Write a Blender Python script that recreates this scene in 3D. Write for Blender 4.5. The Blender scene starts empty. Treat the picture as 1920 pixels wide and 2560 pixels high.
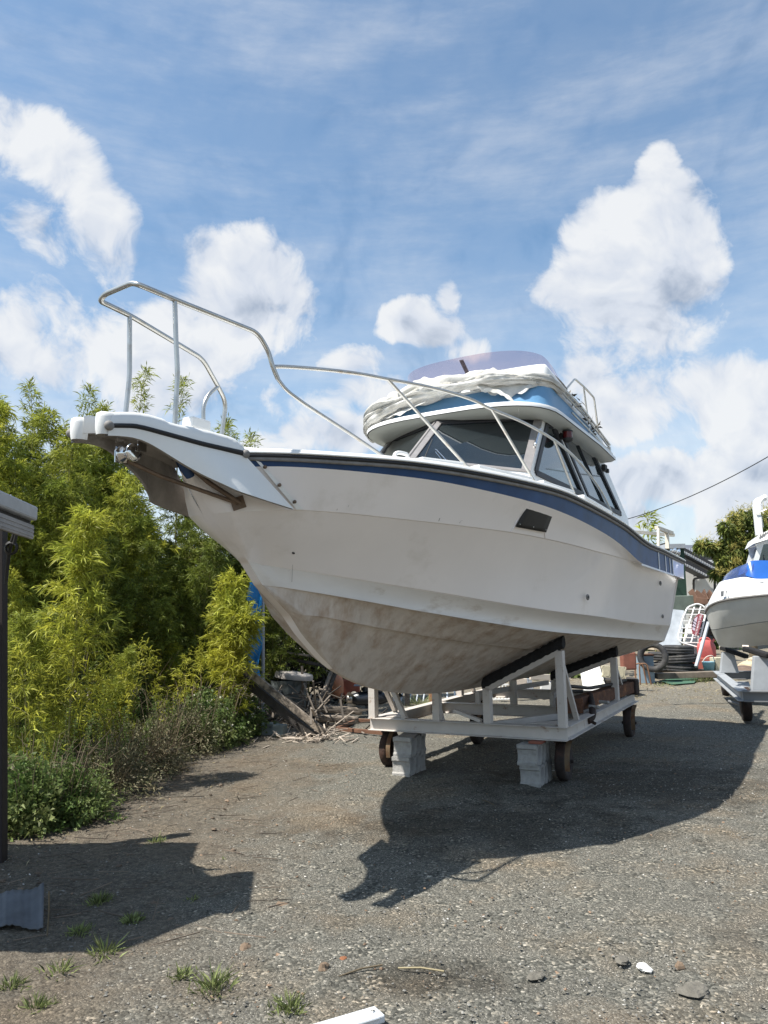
import bpy, math, random
import numpy as np
from math import radians, sin, cos, pi, sqrt, atan2, asin
from mathutils import Vector, Matrix
random.seed(7); rng = np.random.default_rng(7)
S = bpy.context.scene; COL = S.collection

# ------------------------------------------------------------------ camera
H, F = 1.55, 1920.0
PITCH, ROLL = radians(7.86), radians(1.1)
_cp, _sp = cos(PITCH), sin(PITCH)
FWD = np.array([0, _cp, _sp]); _u = np.array([0, -_sp, _cp]); _r = np.array([1., 0, 0])
RT = _r*cos(ROLL) - _u*sin(ROLL); UP = _u*cos(ROLL) + _r*sin(ROLL)
cam = bpy.data.cameras.new('camera'); co = bpy.data.objects.new('camera', cam); COL.objects.link(co)
M = Matrix(((RT[0], UP[0], -FWD[0], 0), (RT[1], UP[1], -FWD[1], 0), (RT[2], UP[2], -FWD[2], H), (0, 0, 0, 1)))
co.matrix_world = M
cam.sensor_fit = 'VERTICAL'; cam.sensor_height = 36; cam.lens = 36*F/2560; cam.clip_end = 3000; cam.clip_start = .05
S.camera = co

# ------------------------------------------------------------------ sun, sky, exposure
SUN_TRAVEL = Vector((.54, .24, -1.0)).normalized()
SUN_EL = asin(-SUN_TRAVEL.z); SUN_AZ = atan2(-SUN_TRAVEL.x, -SUN_TRAVEL.y)
sun = bpy.data.lights.new('sun', 'SUN'); sun.energy = 4.9; sun.angle = radians(.53); sun.color = (1, .95, .87)
so = bpy.data.objects.new('sun', sun); COL.objects.link(so)
so.rotation_euler = SUN_TRAVEL.to_track_quat('-Z', 'Y').to_euler(); so.location = (-8, -2, 12)
S.view_settings.view_transform = 'Standard'; S.view_settings.look = 'None'
S.view_settings.exposure = 0.7; S.view_settings.gamma = 1

def ray(u, v): return FWD + RT*(u-960)/F - UP*(v-1280)/F
def at(u, v, Y=None, z=None):
    d = ray(u, v); t = (Y/d[1]) if Y is not None else (z-H)/d[2]
    return Vector((d[0]*t, d[1]*t, H + d[2]*t))
class Frame:
    """a thing's own axes on the ground: x across, y lengthwise, z up"""
    def __init__(s, ox, oy, th):
        t = radians(th); s.th = t; s.o = np.array([ox, oy, 0.]); s.p = np.array([cos(t), -sin(t), 0]); s.a = np.array([sin(t), cos(t), 0])
    def loc(s, P): d = np.asarray(P) - s.o; return np.array([d@s.p, d@s.a, d[2]])
    def __call__(s, u, v, x=None, y=None, z=None):
        d = ray(u, v); c = s.loc([0, 0, H]); dl = np.array([d@s.p, d@s.a, d[2]])
        if callable(x):
            t0 = 1.0; f0 = (c+dl*t0)[0] - x(c+dl*t0)
            for t1 in np.arange(1.05, 17, .05):
                f1 = (c+dl*t1)[0] - x(c+dl*t1)
                if f0*f1 <= 0: t = t0 - f0*(t1-t0)/(f1-f0) if f1 != f0 else t0; return c+dl*t
                t0, f0 = t1, f1
            raise ValueError((u, v))
        if x is not None: t = (x-c[0])/dl[0]
        elif y is not None: t = (y-c[1])/dl[1]
        else: t = (z-c[2])/dl[2]
        return c+dl*t

# ------------------------------------------------------------------ world: Nishita + clouds
def world():
    w = bpy.data.worlds.new('World'); S.world = w; w.use_nodes = True
    nt = w.node_tree; N = nt.nodes; L = nt.links; N.clear()
    def nd(t, **k):
        n = N.new(t)
        for a, b in k.items(): setattr(n, a, b)
        return n
    def m(op, a, b=None, c=None, clamp=False):
        n = nd('ShaderNodeMath', operation=op, use_clamp=clamp)
        for i, x in enumerate((a, b, c)):
            if x is None: continue
            if isinstance(x, (int, float)): n.inputs[i].default_value = x
            else: L.new(x, n.inputs[i])
        return n.outputs[0]
    sky = nd('ShaderNodeTexSky', sky_type='NISHITA', sun_disc=False, sun_elevation=SUN_EL, sun_rotation=SUN_AZ,
             altitude=0, air_density=1.0, dust_density=.8, ozone_density=1.6)
    tc = nd('ShaderNodeTexCoord'); sep = nd('ShaderNodeSeparateXYZ'); L.new(tc.outputs['Generated'], sep.inputs[0])
    x, y, z = sep.outputs
    az = m('ARCTAN2', x, y); el = m('ARCSINE', z)
    cmb = nd('ShaderNodeCombineXYZ'); L.new(az, cmb.inputs[0]); L.new(el, cmb.inputs[1])
    def noise(vec, scale, det=8, rough=.55, lac=2.1):
        n = nd('ShaderNodeTexNoise'); n.inputs['Scale'].default_value = scale; n.inputs['Detail'].default_value = det
        n.inputs['Roughness'].default_value = rough; n.inputs['Lacunarity'].default_value = lac; L.new(vec, n.inputs['Vector']); return n.outputs['Fac']
    dirv = tc.outputs['Generated']
    wn = nd('ShaderNodeTexNoise'); wn.inputs['Scale'].default_value = 5; wn.inputs['Detail'].default_value = 3; L.new(dirv, wn.inputs['Vector'])
    wv = nd('ShaderNodeVectorMath', operation='MULTIPLY_ADD'); L.new(wn.outputs['Color'], wv.inputs[0]); wv.inputs[1].default_value = (.16, .16, .16); L.new(dirv, wv.inputs[2])
    n1 = noise(wv.outputs[0], 8, 12, .60); nbig = noise(dirv, 3.6, 3, .5)
    off = nd('ShaderNodeVectorMath', operation='ADD'); L.new(wv.outputs[0], off.inputs[0]); off.inputs[1].default_value = (-.012, 0, .022)
    n1s = noise(wv.outputs[0], 8, 5, .5)
    n1b = noise(off.outputs[0], 8, 5, .5)
    n2 = noise(dirv, 3.2, 4, .5)
    blobs = [(610, 740, 175, 170, 1.15), (560, 650, 110, 95, .95), (690, 800, 120, 110, .8), (480, 850, 190, 120, .9), (200, 880, 300, 130, .8), (60, 800, 130, 110, .7),
             (620, 600, 60, 55, .8), (90, 370, 130, 95, .7), (40, 300, 80, 70, .6), (190, 470, 90, 75, .55), (250, 560, 95, 110, .6), (110, 570, 100, 80, .4), (280, 660, 80, 70, .5),
             (1530, 700, 165, 210, 1.2), (1640, 530, 100, 95, 1.1), (1690, 640, 120, 160, 1.0), (1430, 720, 110, 90, 1.0), (1640, 420, 50, 60, .8), (1600, 840, 200, 100, .8),
             (1020, 800, 85, 55, .85), (1100, 830, 75, 45, .75), (1125, 750, 30, 50, .45), (870, 900, 90, 40, .5),
             (1700, 980, 290, 95, .9), (1460, 940, 120, 70, .8), (1850, 1030, 170, 130, .95), (1560, 1050, 130, 60, .75), (1760, 1190, 260, 80, .95), (1880, 1280, 170, 90, .7), (1590, 1290, 100, 50, .5),
             (740, 1090, 90, 60, .6), (880, 1090, 90, 55, .65), (660, 1110, 70, 50, .6), (420, 1000, 330, 70, .5), (1000, 970, 150, 55, .4), (1170, 880, 70, 40, .45), (1420, 1190, 120, 90, .6)]
    Bl = []
    for (u, v, ru, rv, s) in blobs:
        d = ray(u, v); d = d/np.linalg.norm(d); A = atan2(d[0], d[1]); E = asin(d[2])
        k = (cos(E)*1.0)
        ru *= 1.2; rv *= 1.16; Bl.append((A, E, ru/F/(1+((u-960)/F)**2), rv/F*k/(1+((v-1280)/F)**2)**.5, s))
    for i in range(9):   # clouds over the rest of the sky
        A = random.choice((-1, 1))*random.uniform(.75, 3.1); Bl.append((A, random.uniform(.05, .75), random.uniform(.12, .3), random.uniform(.06, .16), random.uniform(.6, 1.1)))
    def field(de):
        f = None
        for (A, E, ra, re, s) in Bl:
            a = m('MULTIPLY', m('SUBTRACT', az, A), 1/ra); e = m('MULTIPLY', m('SUBTRACT', el, E+de), 1/re)
            d2 = m('ADD', m('MULTIPLY', a, a), m('MULTIPLY', e, e))
            g = m('MULTIPLY_ADD', d2, -s, s)
            f = g if f is None else m('SMOOTH_MAX', f, g, .35)
        return f
    f0 = m('MAXIMUM', field(0), -1.2); f1 = m('MAXIMUM', field(.035), -1.2)
    nn = m('ADD', m('MULTIPLY_ADD', n1, 3.6, -1.85), m('MULTIPLY_ADD', nbig, 1.6, -.8))
    dens = m('ADD', m('MULTIPLY_ADD', f0, 1.15, .0), nn)
    def ramp(v, a, b):
        n = nd('ShaderNodeMapRange', interpolation_type='SMOOTHSTEP'); L.new(v, n.inputs['Value'])
        n.inputs['From Min'].default_value = a; n.inputs['From Max'].default_value = b; return n.outputs['Result']
    cov = ramp(dens, -.14, .62)
    # thin high streaks
    mp = nd('ShaderNodeMapping'); L.new(cmb.outputs[0], mp.inputs[0]); mp.inputs['Scale'].default_value = (1.3, 6, 1); mp.inputs['Rotation'].default_value = (0, 0, .14)
    st = ramp(noise(mp.outputs[0], 2.0, 8, .62), .38, .80)
    hz = ramp(el, .55, .0)
    thin = m('MULTIPLY', m('ADD', m('MULTIPLY_ADD', st, .36, .11), m('MULTIPLY', m('MULTIPLY', hz, n2), 1.0)), 1.0, clamp=True)
    covt = m('MAXIMUM', cov, thin)
    # light: lit tops, grey bases
    rel = m('MULTIPLY', m('SUBTRACT', n1s, n1b), 3.2)
    vert = m('MULTIPLY', m('SUBTRACT', f1, f0), .55)
    thick = ramp(dens, .5, 2.2)
    lit = m('ADD', m('ADD', .72, rel), m('SUBTRACT', m('MULTIPLY', vert, thick), m('MULTIPLY', thick, .10)), clamp=True)
    cr = nd('ShaderNodeValToRGB'); L.new(lit, cr.inputs[0]); e = cr.color_ramp.elements
    e[0].position = .12; e[0].color = (2.9, 3.5, 4.5, 1); e[1].position = .95; e[1].color = (7.0, 7.15, 7.35, 1)
    k = cr.color_ramp.elements.new(.55); k.color = (5.6, 6.0, 6.7, 1)
    sc = nd('ShaderNodeMix', data_type='RGBA', blend_type='MULTIPLY'); sc.inputs[0].default_value = 1
    L.new(sky.outputs[0], sc.inputs[6]); sc.inputs[7].default_value = (SKY[0], SKY[1], SKY[2], 1)
    mix = nd('ShaderNodeMix', data_type='RGBA'); L.new(m('MULTIPLY', covt, .97), mix.inputs[0])
    L.new(sc.outputs[2], mix.inputs[6]); L.new(cr.outputs[0], mix.inputs[7])
    bg = nd('ShaderNodeBackground'); bg.inputs[1].default_value = .078; L.new(mix.outputs[2], bg.inputs[0])
    out = nd('ShaderNodeOutputWorld'); L.new(bg.outputs[0], out.inputs[0])
    w.cycles.sampling_method = 'MANUAL'; w.cycles.sample_map_resolution = 1024
SKY = (1.13, 1.42, 1.46)
world()

# ------------------------------------------------------------------ materials
def mat(name, col, rough=.6, metal=0., var=.12, vscale=6., bump=0., bscale=60., col2=None, c2lo=.5, c2hi=.65, c2scale=4., spec=.5, island=0., trans=0., stretch=None, coat=0.):
    m = bpy.data.materials.new(name); m.use_nodes = True; nt = m.node_tree; N = nt.nodes; L = nt.links
    b = N['Principled BSDF']; b.inputs['Roughness'].default_value = rough; b.inputs['Metallic'].default_value = metal
    b.inputs['Specular IOR Level'].default_value = spec; b.inputs['Coat Weight'].default_value = coat
    tc = N.new('ShaderNodeTexCoord'); src = tc.outputs['Object']
    if stretch:
        mp = N.new('ShaderNodeMapping'); mp.inputs['Scale'].default_value = stretch; L.new(src, mp.inputs[0]); src = mp.outputs[0]
    n = N.new('ShaderNodeTexNoise'); n.inputs['Scale'].default_value = vscale; n.inputs['Detail'].default_value = 7; n.inputs['Roughness'].default_value = .6; L.new(src, n.inputs['Vector'])
    mr = N.new('ShaderNodeMapRange'); L.new(n.outputs['Fac'], mr.inputs[0]); mr.inputs[1].default_value = .25; mr.inputs[2].default_value = .75
    mr.inputs[3].default_value = 1-var; mr.inputs[4].default_value = 1+var
    base = N.new('ShaderNodeRGB'); base.outputs[0].default_value = (*col, 1); cur = base.outputs[0]
    if col2 is not None:
        n2 = N.new('ShaderNodeTexNoise'); n2.inputs['Scale'].default_value = c2scale; n2.inputs['Detail'].default_value = 9; n2.inputs['Roughness'].default_value = .65; L.new(src, n2.inputs['Vector'])
        r2 = N.new('ShaderNodeMapRange'); r2.inputs[1].default_value = c2lo; r2.inputs[2].default_value = c2hi; L.new(n2.outputs['Fac'], r2.inputs[0])
        mx = N.new('ShaderNodeMix'); mx.data_type = 'RGBA'; L.new(r2.outputs[0], mx.inputs[0]); L.new(cur, mx.inputs[6]); mx.inputs[7].default_value = (*col2, 1); cur = mx.outputs[2]
    fac = mr.outputs[0]
    if island:
        g = N.new('ShaderNodeNewGeometry'); ir = N.new('ShaderNodeMapRange'); L.new(g.outputs['Random Per Island'], ir.inputs[0])
        ir.inputs[3].default_value = 1-island; ir.inputs[4].default_value = 1+island
        mm = N.new('ShaderNodeMath'); mm.operation = 'MULTIPLY'; L.new(fac, mm.inputs[0]); L.new(ir.outputs[0], mm.inputs[1]); fac = mm.outputs[0]
    vm = N.new('ShaderNodeVectorMath'); vm.operation = 'SCALE'; L.new(cur, vm.inputs[0]); L.new(fac, vm.inputs['Scale'])
    L.new(vm.outputs[0], b.inputs['Base Color'])
    if bump:
        nb = N.new('ShaderNodeTexNoise'); nb.inputs['Scale'].default_value = bscale; nb.inputs['Detail'].default_value = 5; L.new(src, nb.inputs['Vector'])
        bp = N.new('ShaderNodeBump'); bp.inputs['Strength'].default_value = bump; bp.inputs['Distance'].default_value = .02; L.new(nb.outputs['Fac'], bp.inputs['Height']); L.new(bp.outputs[0], b.inputs['Normal'])
    if trans:
        t = N.new('ShaderNodeBsdfTranslucent'); L.new(vm.outputs[0], t.inputs[0]); ms = N.new('ShaderNodeMixShader'); ms.inputs[0].default_value = trans
        L.new(b.outputs[0], ms.inputs[1]); L.new(t.outputs[0], ms.inputs[2]); L.new(ms.outputs[0], N['Material Output'].inputs[0])
    return m
def glass(name, tint, refl=(1, 1, 1), diff=None, dfac=.0, ior=1.5):
    m = bpy.data.materials.new(name); m.use_nodes = True; N = m.node_tree.nodes; L = m.node_tree.links; N.remove(N['Principled BSDF'])
    t = N.new('ShaderNodeBsdfTransparent'); t.inputs[0].default_value = (*tint, 1)
    g = N.new('ShaderNodeBsdfGlossy'); g.inputs['Roughness'].default_value = .03; g.inputs[0].default_value = (*refl, 1)
    lw = N.new('ShaderNodeLayerWeight'); lw.inputs[0].default_value = .5; pw_ = N.new('ShaderNodeMath'); pw_.operation = 'POWER'; L.new(lw.outputs['Facing'], pw_.inputs[0]); pw_.inputs[1].default_value = 4
    f0_ = ((ior-1)/(ior+1))**2*1.5; fr = N.new('ShaderNodeMath'); fr.operation = 'MULTIPLY_ADD'; L.new(pw_.outputs[0], fr.inputs[0]); fr.inputs[1].default_value = .9-f0_; fr.inputs[2].default_value = f0_
    ms = N.new('ShaderNodeMixShader'); L.new(fr.outputs[0], ms.inputs[0]); cur = t.outputs[0]
    if diff:
        d = N.new('ShaderNodeBsdfDiffuse'); d.inputs[0].default_value = (*diff, 1); m2 = N.new('ShaderNodeMixShader'); m2.inputs[0].default_value = dfac
        L.new(t.outputs[0], m2.inputs[1]); L.new(d.outputs[0], m2.inputs[2]); cur = m2.outputs[0]
    L.new(cur, ms.inputs[1]); L.new(g.outputs[0], ms.inputs[2]); L.new(ms.outputs[0], N['Material Output'].inputs[0]); return m

GEL = mat('white_gelcoat', (.84, .79, .765), .28, var=.05, vscale=1.2, col2=(.62, .57, .51), c2lo=.58, c2hi=.85, c2scale=1.6, coat=.25)
GELD = mat('white_deck_gelcoat', (.78, .78, .76), .35, var=.04, vscale=3)
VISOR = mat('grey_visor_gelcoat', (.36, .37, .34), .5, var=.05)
BOTTOM = mat('stained_hull_bottom', (.55, .49, .43), .55, var=.14, vscale=3, col2=(.30, .195, .12), c2lo=.44, c2hi=.78, c2scale=3.2, bump=.15, bscale=25, stretch=(2.6, 2.2, .9))
STRAKEM = mat('dirty_white_gelcoat', (.66, .62, .57), .45, var=.08, vscale=3, col2=(.34, .25, .16), c2lo=.58, c2hi=.8, c2scale=3.5, stretch=(1, .35, 1.5))
NAVY = mat('navy_stripe_paint', (.018, .058, .155), .5, var=.3, vscale=4, col2=(.03, .06, .13), c2lo=.5, c2hi=.8, c2scale=3, spec=.35)
RUB = mat('black_rub_rail', (.012, .012, .014), .6, var=.2)
RUBG = mat('grey_rub_rail', (.20, .19, .18), .7, var=.25, vscale=20)
STEEL = mat('stainless_steel', (.52, .51, .48), .28, metal=.85, var=.15, vscale=9, col2=(.38, .30, .21), c2lo=.55, c2hi=.75, c2scale=7)
RUSTY_SS = mat('rust_stained_steel', (.17, .12, .085), .5, metal=.4, var=.4, vscale=12)
CHROME = mat('polished_chrome', (.75, .75, .75), .12, metal=1, var=.05)
ALU = mat('window_aluminium', (.33, .31, .30), .5, metal=.5, var=.12, vscale=15)
BLKFR = mat('black_window_rubber', (.018, .018, .022), .55, var=.1)
SKYBLUE = mat('light_blue_paint', (.12, .27, .45), .4, var=.1, vscale=3)
GLASS = glass('cabin_glass', (.26, .33, .34), diff=(.10, .14, .15), dfac=.10, ior=1.7)
GLASSW = glass('windscreen_glass', (.10, .13, .145), diff=(.06, .085, .10), dfac=.2, ior=1.62)
SCREEN = glass('purple_acrylic', (.80, .70, .76), diff=(.60, .48, .55), dfac=.12, ior=1.12)
TARP = mat('dirty_white_canvas', (.54, .53, .50), .85, var=.12, vscale=8, col2=(.36, .35, .29), c2lo=.52, c2hi=.8, c2scale=5, bump=.3, bscale=40)
BLACK = mat('matt_black', (.02, .02, .02), .6, var=.3)
RED = mat('red_lens', (.08, .008, .008), .25)
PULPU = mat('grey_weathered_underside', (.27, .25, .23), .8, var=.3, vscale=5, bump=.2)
CRADLE = mat('cream_painted_steel', (.53, .49, .45), .6, var=.12, vscale=4, col2=(.26, .15, .09), c2lo=.60, c2hi=.70, c2scale=7, bump=.1)
RUST = mat('rusty_steel', (.10, .045, .025), .85, var=.5, vscale=14, bump=.5, bscale=40, col2=(.22, .09, .035), c2lo=.5, c2hi=.65, c2scale=8)
DKRUST = mat('dark_rusty_steel', (.028, .020, .017), .85, var=.5, vscale=14, bump=.5, bscale=30, col2=(.06, .03, .02))
YELLOWP = mat('worn_yellow_paint', (.13, .085, .045), .7, var=.3, vscale=14, col2=(.12, .05, .02), c2lo=.5, c2hi=.62, c2scale=12)
CONC = mat('concrete_block', (.36, .35, .33), .95, var=.22, vscale=20, bump=.6, bscale=120, col2=(.22, .21, .2), c2lo=.55, c2hi=.75)
CONCY = mat('cream_concrete', (.52, .47, .34), .95, var=.15, vscale=20, bump=.4, bscale=90)
RUBBER = mat('tyre_rubber', (.03, .03, .032), .75, var=.35, vscale=9, bump=.4, bscale=50, col2=(.075, .07, .062), c2lo=.5, c2hi=.7, c2scale=5)
PAD = mat('black_carpet_padding', (.012, .012, .013), .95, var=.4, bump=.7, bscale=70)

# ------------------------------------------------------------------ mesh builder
class MB:
    def __init__(s): s.v = []; s.f = []; s.m = []; s.sm = []
    def add(s, vs, fs, m=0, smooth=False):
        o = len(s.v); s.v += [tuple(map(float, p)) for p in vs]; s.f += [tuple(o+i for i in f) for f in fs]; s.m += [m]*len(fs); s.sm += [smooth]*len(fs); return s
    def box(s, c, d, R=None, m=0):
        x, y, z = d[0]/2, d[1]/2, d[2]/2; vs = [Vector((a, b, e)) for a in (-x, x) for b in (-y, y) for e in (-z, z)]
        if R is not None: vs = [R@v for v in vs]
        c = Vector(c); vs = [v+c for v in vs]
        return s.add(vs, [(0, 1, 3, 2), (4, 6, 7, 5), (0, 4, 5, 1), (2, 3, 7, 6), (0, 2, 6, 4), (1, 5, 7, 3)], m)
    def extr(s, prof, p0, p1, up=(0, 0, 1), m=0):
        """extrude a 2-D profile (side, up) from p0 to p1"""
        p0, p1 = Vector(p0), Vector(p1); d = (p1-p0).normalized(); u = Vector(up); sd = d.cross(u)
        if sd.length < 1e-4: sd = d.cross(Vector((1, 0, 0)))
        sd.normalize(); u = sd.cross(d).normalized(); n = len(prof)
        vs = [p+sd*a+u*b for p in (p0, p1) for a, b in prof]
        fs = [(i, (i+1) % n, n+(i+1) % n, n+i) for i in range(n)] + [tuple(reversed(range(n))), tuple(range(n, 2*n))]
        return s.add(vs, fs, m)
    def beam(s, p0, p1, w, h, up=(0, 0, 1), m=0): return s.extr([(-w/2, -h/2), (w/2, -h/2), (w/2, h/2), (-w/2, h/2)], p0, p1, up, m)
    def ibeam(s, p0, p1, w, h, t=.008, tw=.007, m=0):
        a, b = w/2, h/2; return s.extr([(-a, -b), (a, -b), (a, -b+t), (tw/2, -b+t), (tw/2, b-t), (a, b-t), (a, b), (-a, b), (-a, b-t), (-tw/2, b-t), (-tw/2, -b+t), (-a, -b+t)], p0, p1, (0, 0, 1), m)
    def tube(s, pts, r, n=8, m=0, caps=True, closed=False):
        P = [Vector(p) for p in pts]; rs = r if hasattr(r, '__len__') else [r]*len(P); prev = None; vs = []
        for i, p in enumerate(P):
            d = (P[min(i+1, len(P)-1)]-P[max(i-1, 0)])
            if closed: d = P[(i+1) % len(P)]-P[i-1]
            d = d.normalized() if d.length > 1e-9 else Vector((0, 0, 1))
            if prev is None: prev = d.orthogonal().normalized()
            a = (prev - d*prev.dot(d))
            a = a.normalized() if a.length > 1e-6 else d.orthogonal().normalized()
            b = d.cross(a); prev = a
            vs += [p + (a*cos(2*pi*k/n)+b*sin(2*pi*k/n))*rs[i] for k in range(n)]
        q = len(P); fs = [(i*n+k, i*n+(k+1) % n, (i+1)*n+(k+1) % n, (i+1)*n+k) for i in range(q-1) for k in range(n)]
        if closed: fs += [((q-1)*n+k, (q-1)*n+(k+1) % n, (k+1) % n, k) for k in range(n)]
        s.add(vs, fs, m, True)
        if caps and not closed: s.add(vs[:n], [tuple(reversed(range(n)))], m); s.add(vs[-n:], [tuple(range(n))], m)
        return s
    def grid(s, rows, m=0, smooth=True, close=False, flip=False):
        R = len(rows); C = len(rows[0]); vs = [p for r in rows for p in r]; fs = []
        for i in range(R-1):
            for j in range(C if close else C-1):
                q = (i*C+j, i*C+(j+1) % C, (i+1)*C+(j+1) % C, (i+1)*C+j); fs.append(tuple(reversed(q)) if flip else q)
        return s.add(vs, fs, m, smooth)
    def slab(s, pts, n, t, m=0):
        """planar polygon given a thickness t along n"""
        P = [Vector(p) for p in pts]; n = Vector(n).normalized()*t; k = len(P)
        return s.add(P+[p+n for p in P], [tuple(reversed(range(k))), tuple(range(k, 2*k))]+[(i, (i+1) % k, k+(i+1) % k, k+i) for i in range(k)], m)
    def lathe(s, prof, c=(0, 0, 0), ax=(0, 0, 1), n=24, m=0):
        ax = Vector(ax).normalized(); a = ax.orthogonal().normalized(); b = ax.cross(a); c = Vector(c)
        rows = [[c+ax*h+(a*cos(2*pi*k/n)+b*sin(2*pi*k/n))*r for k in range(n)] for r, h in prof]
        return s.grid(rows, m, True, close=True)
    def blob(s, c, r, n=10, q=6, m=0, jit=0., R=None):
        rows = []; c = Vector(c)
        for i in range(q+1):
            th = pi*i/q; row = []
            for k in range(n):
                j = 1+random.uniform(-jit, jit) if 0 < i < q else 1
                v = Vector((r[0]*sin(th)*cos(2*pi*k/n)*j, r[1]*sin(th)*sin(2*pi*k/n)*j, r[2]*cos(th)*j))
                row.append(c+(R@v if R is not None else v))
            rows.append(row)
        return s.grid(rows, m, jit < .05, close=True)
    def build(s, name, mats, parent=None, bevel=0., loc=None, rot=None, autos=None, weld=False):
        me = bpy.data.meshes.new(name); me.from_pydata(s.v, [], s.f)
        for x in (mats if isinstance(mats, (list, tuple)) else [mats]): me.materials.append(x)
        me.polygons.foreach_set('material_index', s.m); me.polygons.foreach_set('use_smooth', s.sm)
        if weld:
            import bmesh
            bm = bmesh.new(); bm.from_mesh(me); bmesh.ops.remove_doubles(bm, verts=bm.verts, dist=1e-4); bmesh.ops.recalc_face_normals(bm, faces=bm.faces); bm.to_mesh(me); bm.free()
        me.update(); o = bpy.data.objects.new(name, me); COL.objects.link(o)
        if parent: o.parent = parent
        if loc: o.location = loc
        if rot: o.rotation_euler = rot
        if bevel:
            b = o.modifiers.new('bevel', 'BEVEL'); b.width = bevel; b.segments = 2; b.limit_method = 'ANGLE'; b.angle_limit = radians(40)
        return o
def tag(o, label=None, cat=None, group=None, kind=None):
    for k, v in (('label', label), ('category', cat), ('group', group), ('kind', kind)):
        if v: o[k] = v
    return o
def thing(name, label, cat, loc=(0, 0, 0), rz=0, group=None):
    o = bpy.data.objects.new(name, None); COL.objects.link(o); o.location = loc; o.rotation_euler = (0, 0, rz); o.empty_display_size = .2
    return tag(o, label, cat, group)
def copy_tree(o, parent=None):
    c = o.copy(); COL.objects.link(c); c.parent = parent
    for ch in list(o.children): copy_tree(ch, c)
    return c
def smoothpath(pts, n=6):
    P = [Vector(p) for p in pts]; out = []
    for i in range(len(P)-1):
        p0, p1, p2, p3 = P[max(i-1, 0)], P[i], P[i+1], P[min(i+2, len(P)-1)]
        for k in range(n):
            t = k/n; out.append(.5*((2*p1)+(p2-p0)*t+(2*p0-5*p1+4*p2-p3)*t*t+(3*p1-p0-3*p2+p3)*t**3))
    return out+[P[-1]]
def rounded(pts, r=.06, n=4):
    P = [Vector(p) for p in pts]; out = [P[0]]
    for i in range(1, len(P)-1):
        a, b, c = P[i-1], P[i], P[i+1]; d = min(r, (a-b).length*.45, (c-b).length*.45); A = b+(a-b).normalized()*d; Cc = b+(c-b).normalized()*d
        out += [A*(1-t)**2+b*2*t*(1-t)+Cc*t*t for t in [k/n for k in range(n+1)]]
    return out+[P[-1]]

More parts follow.
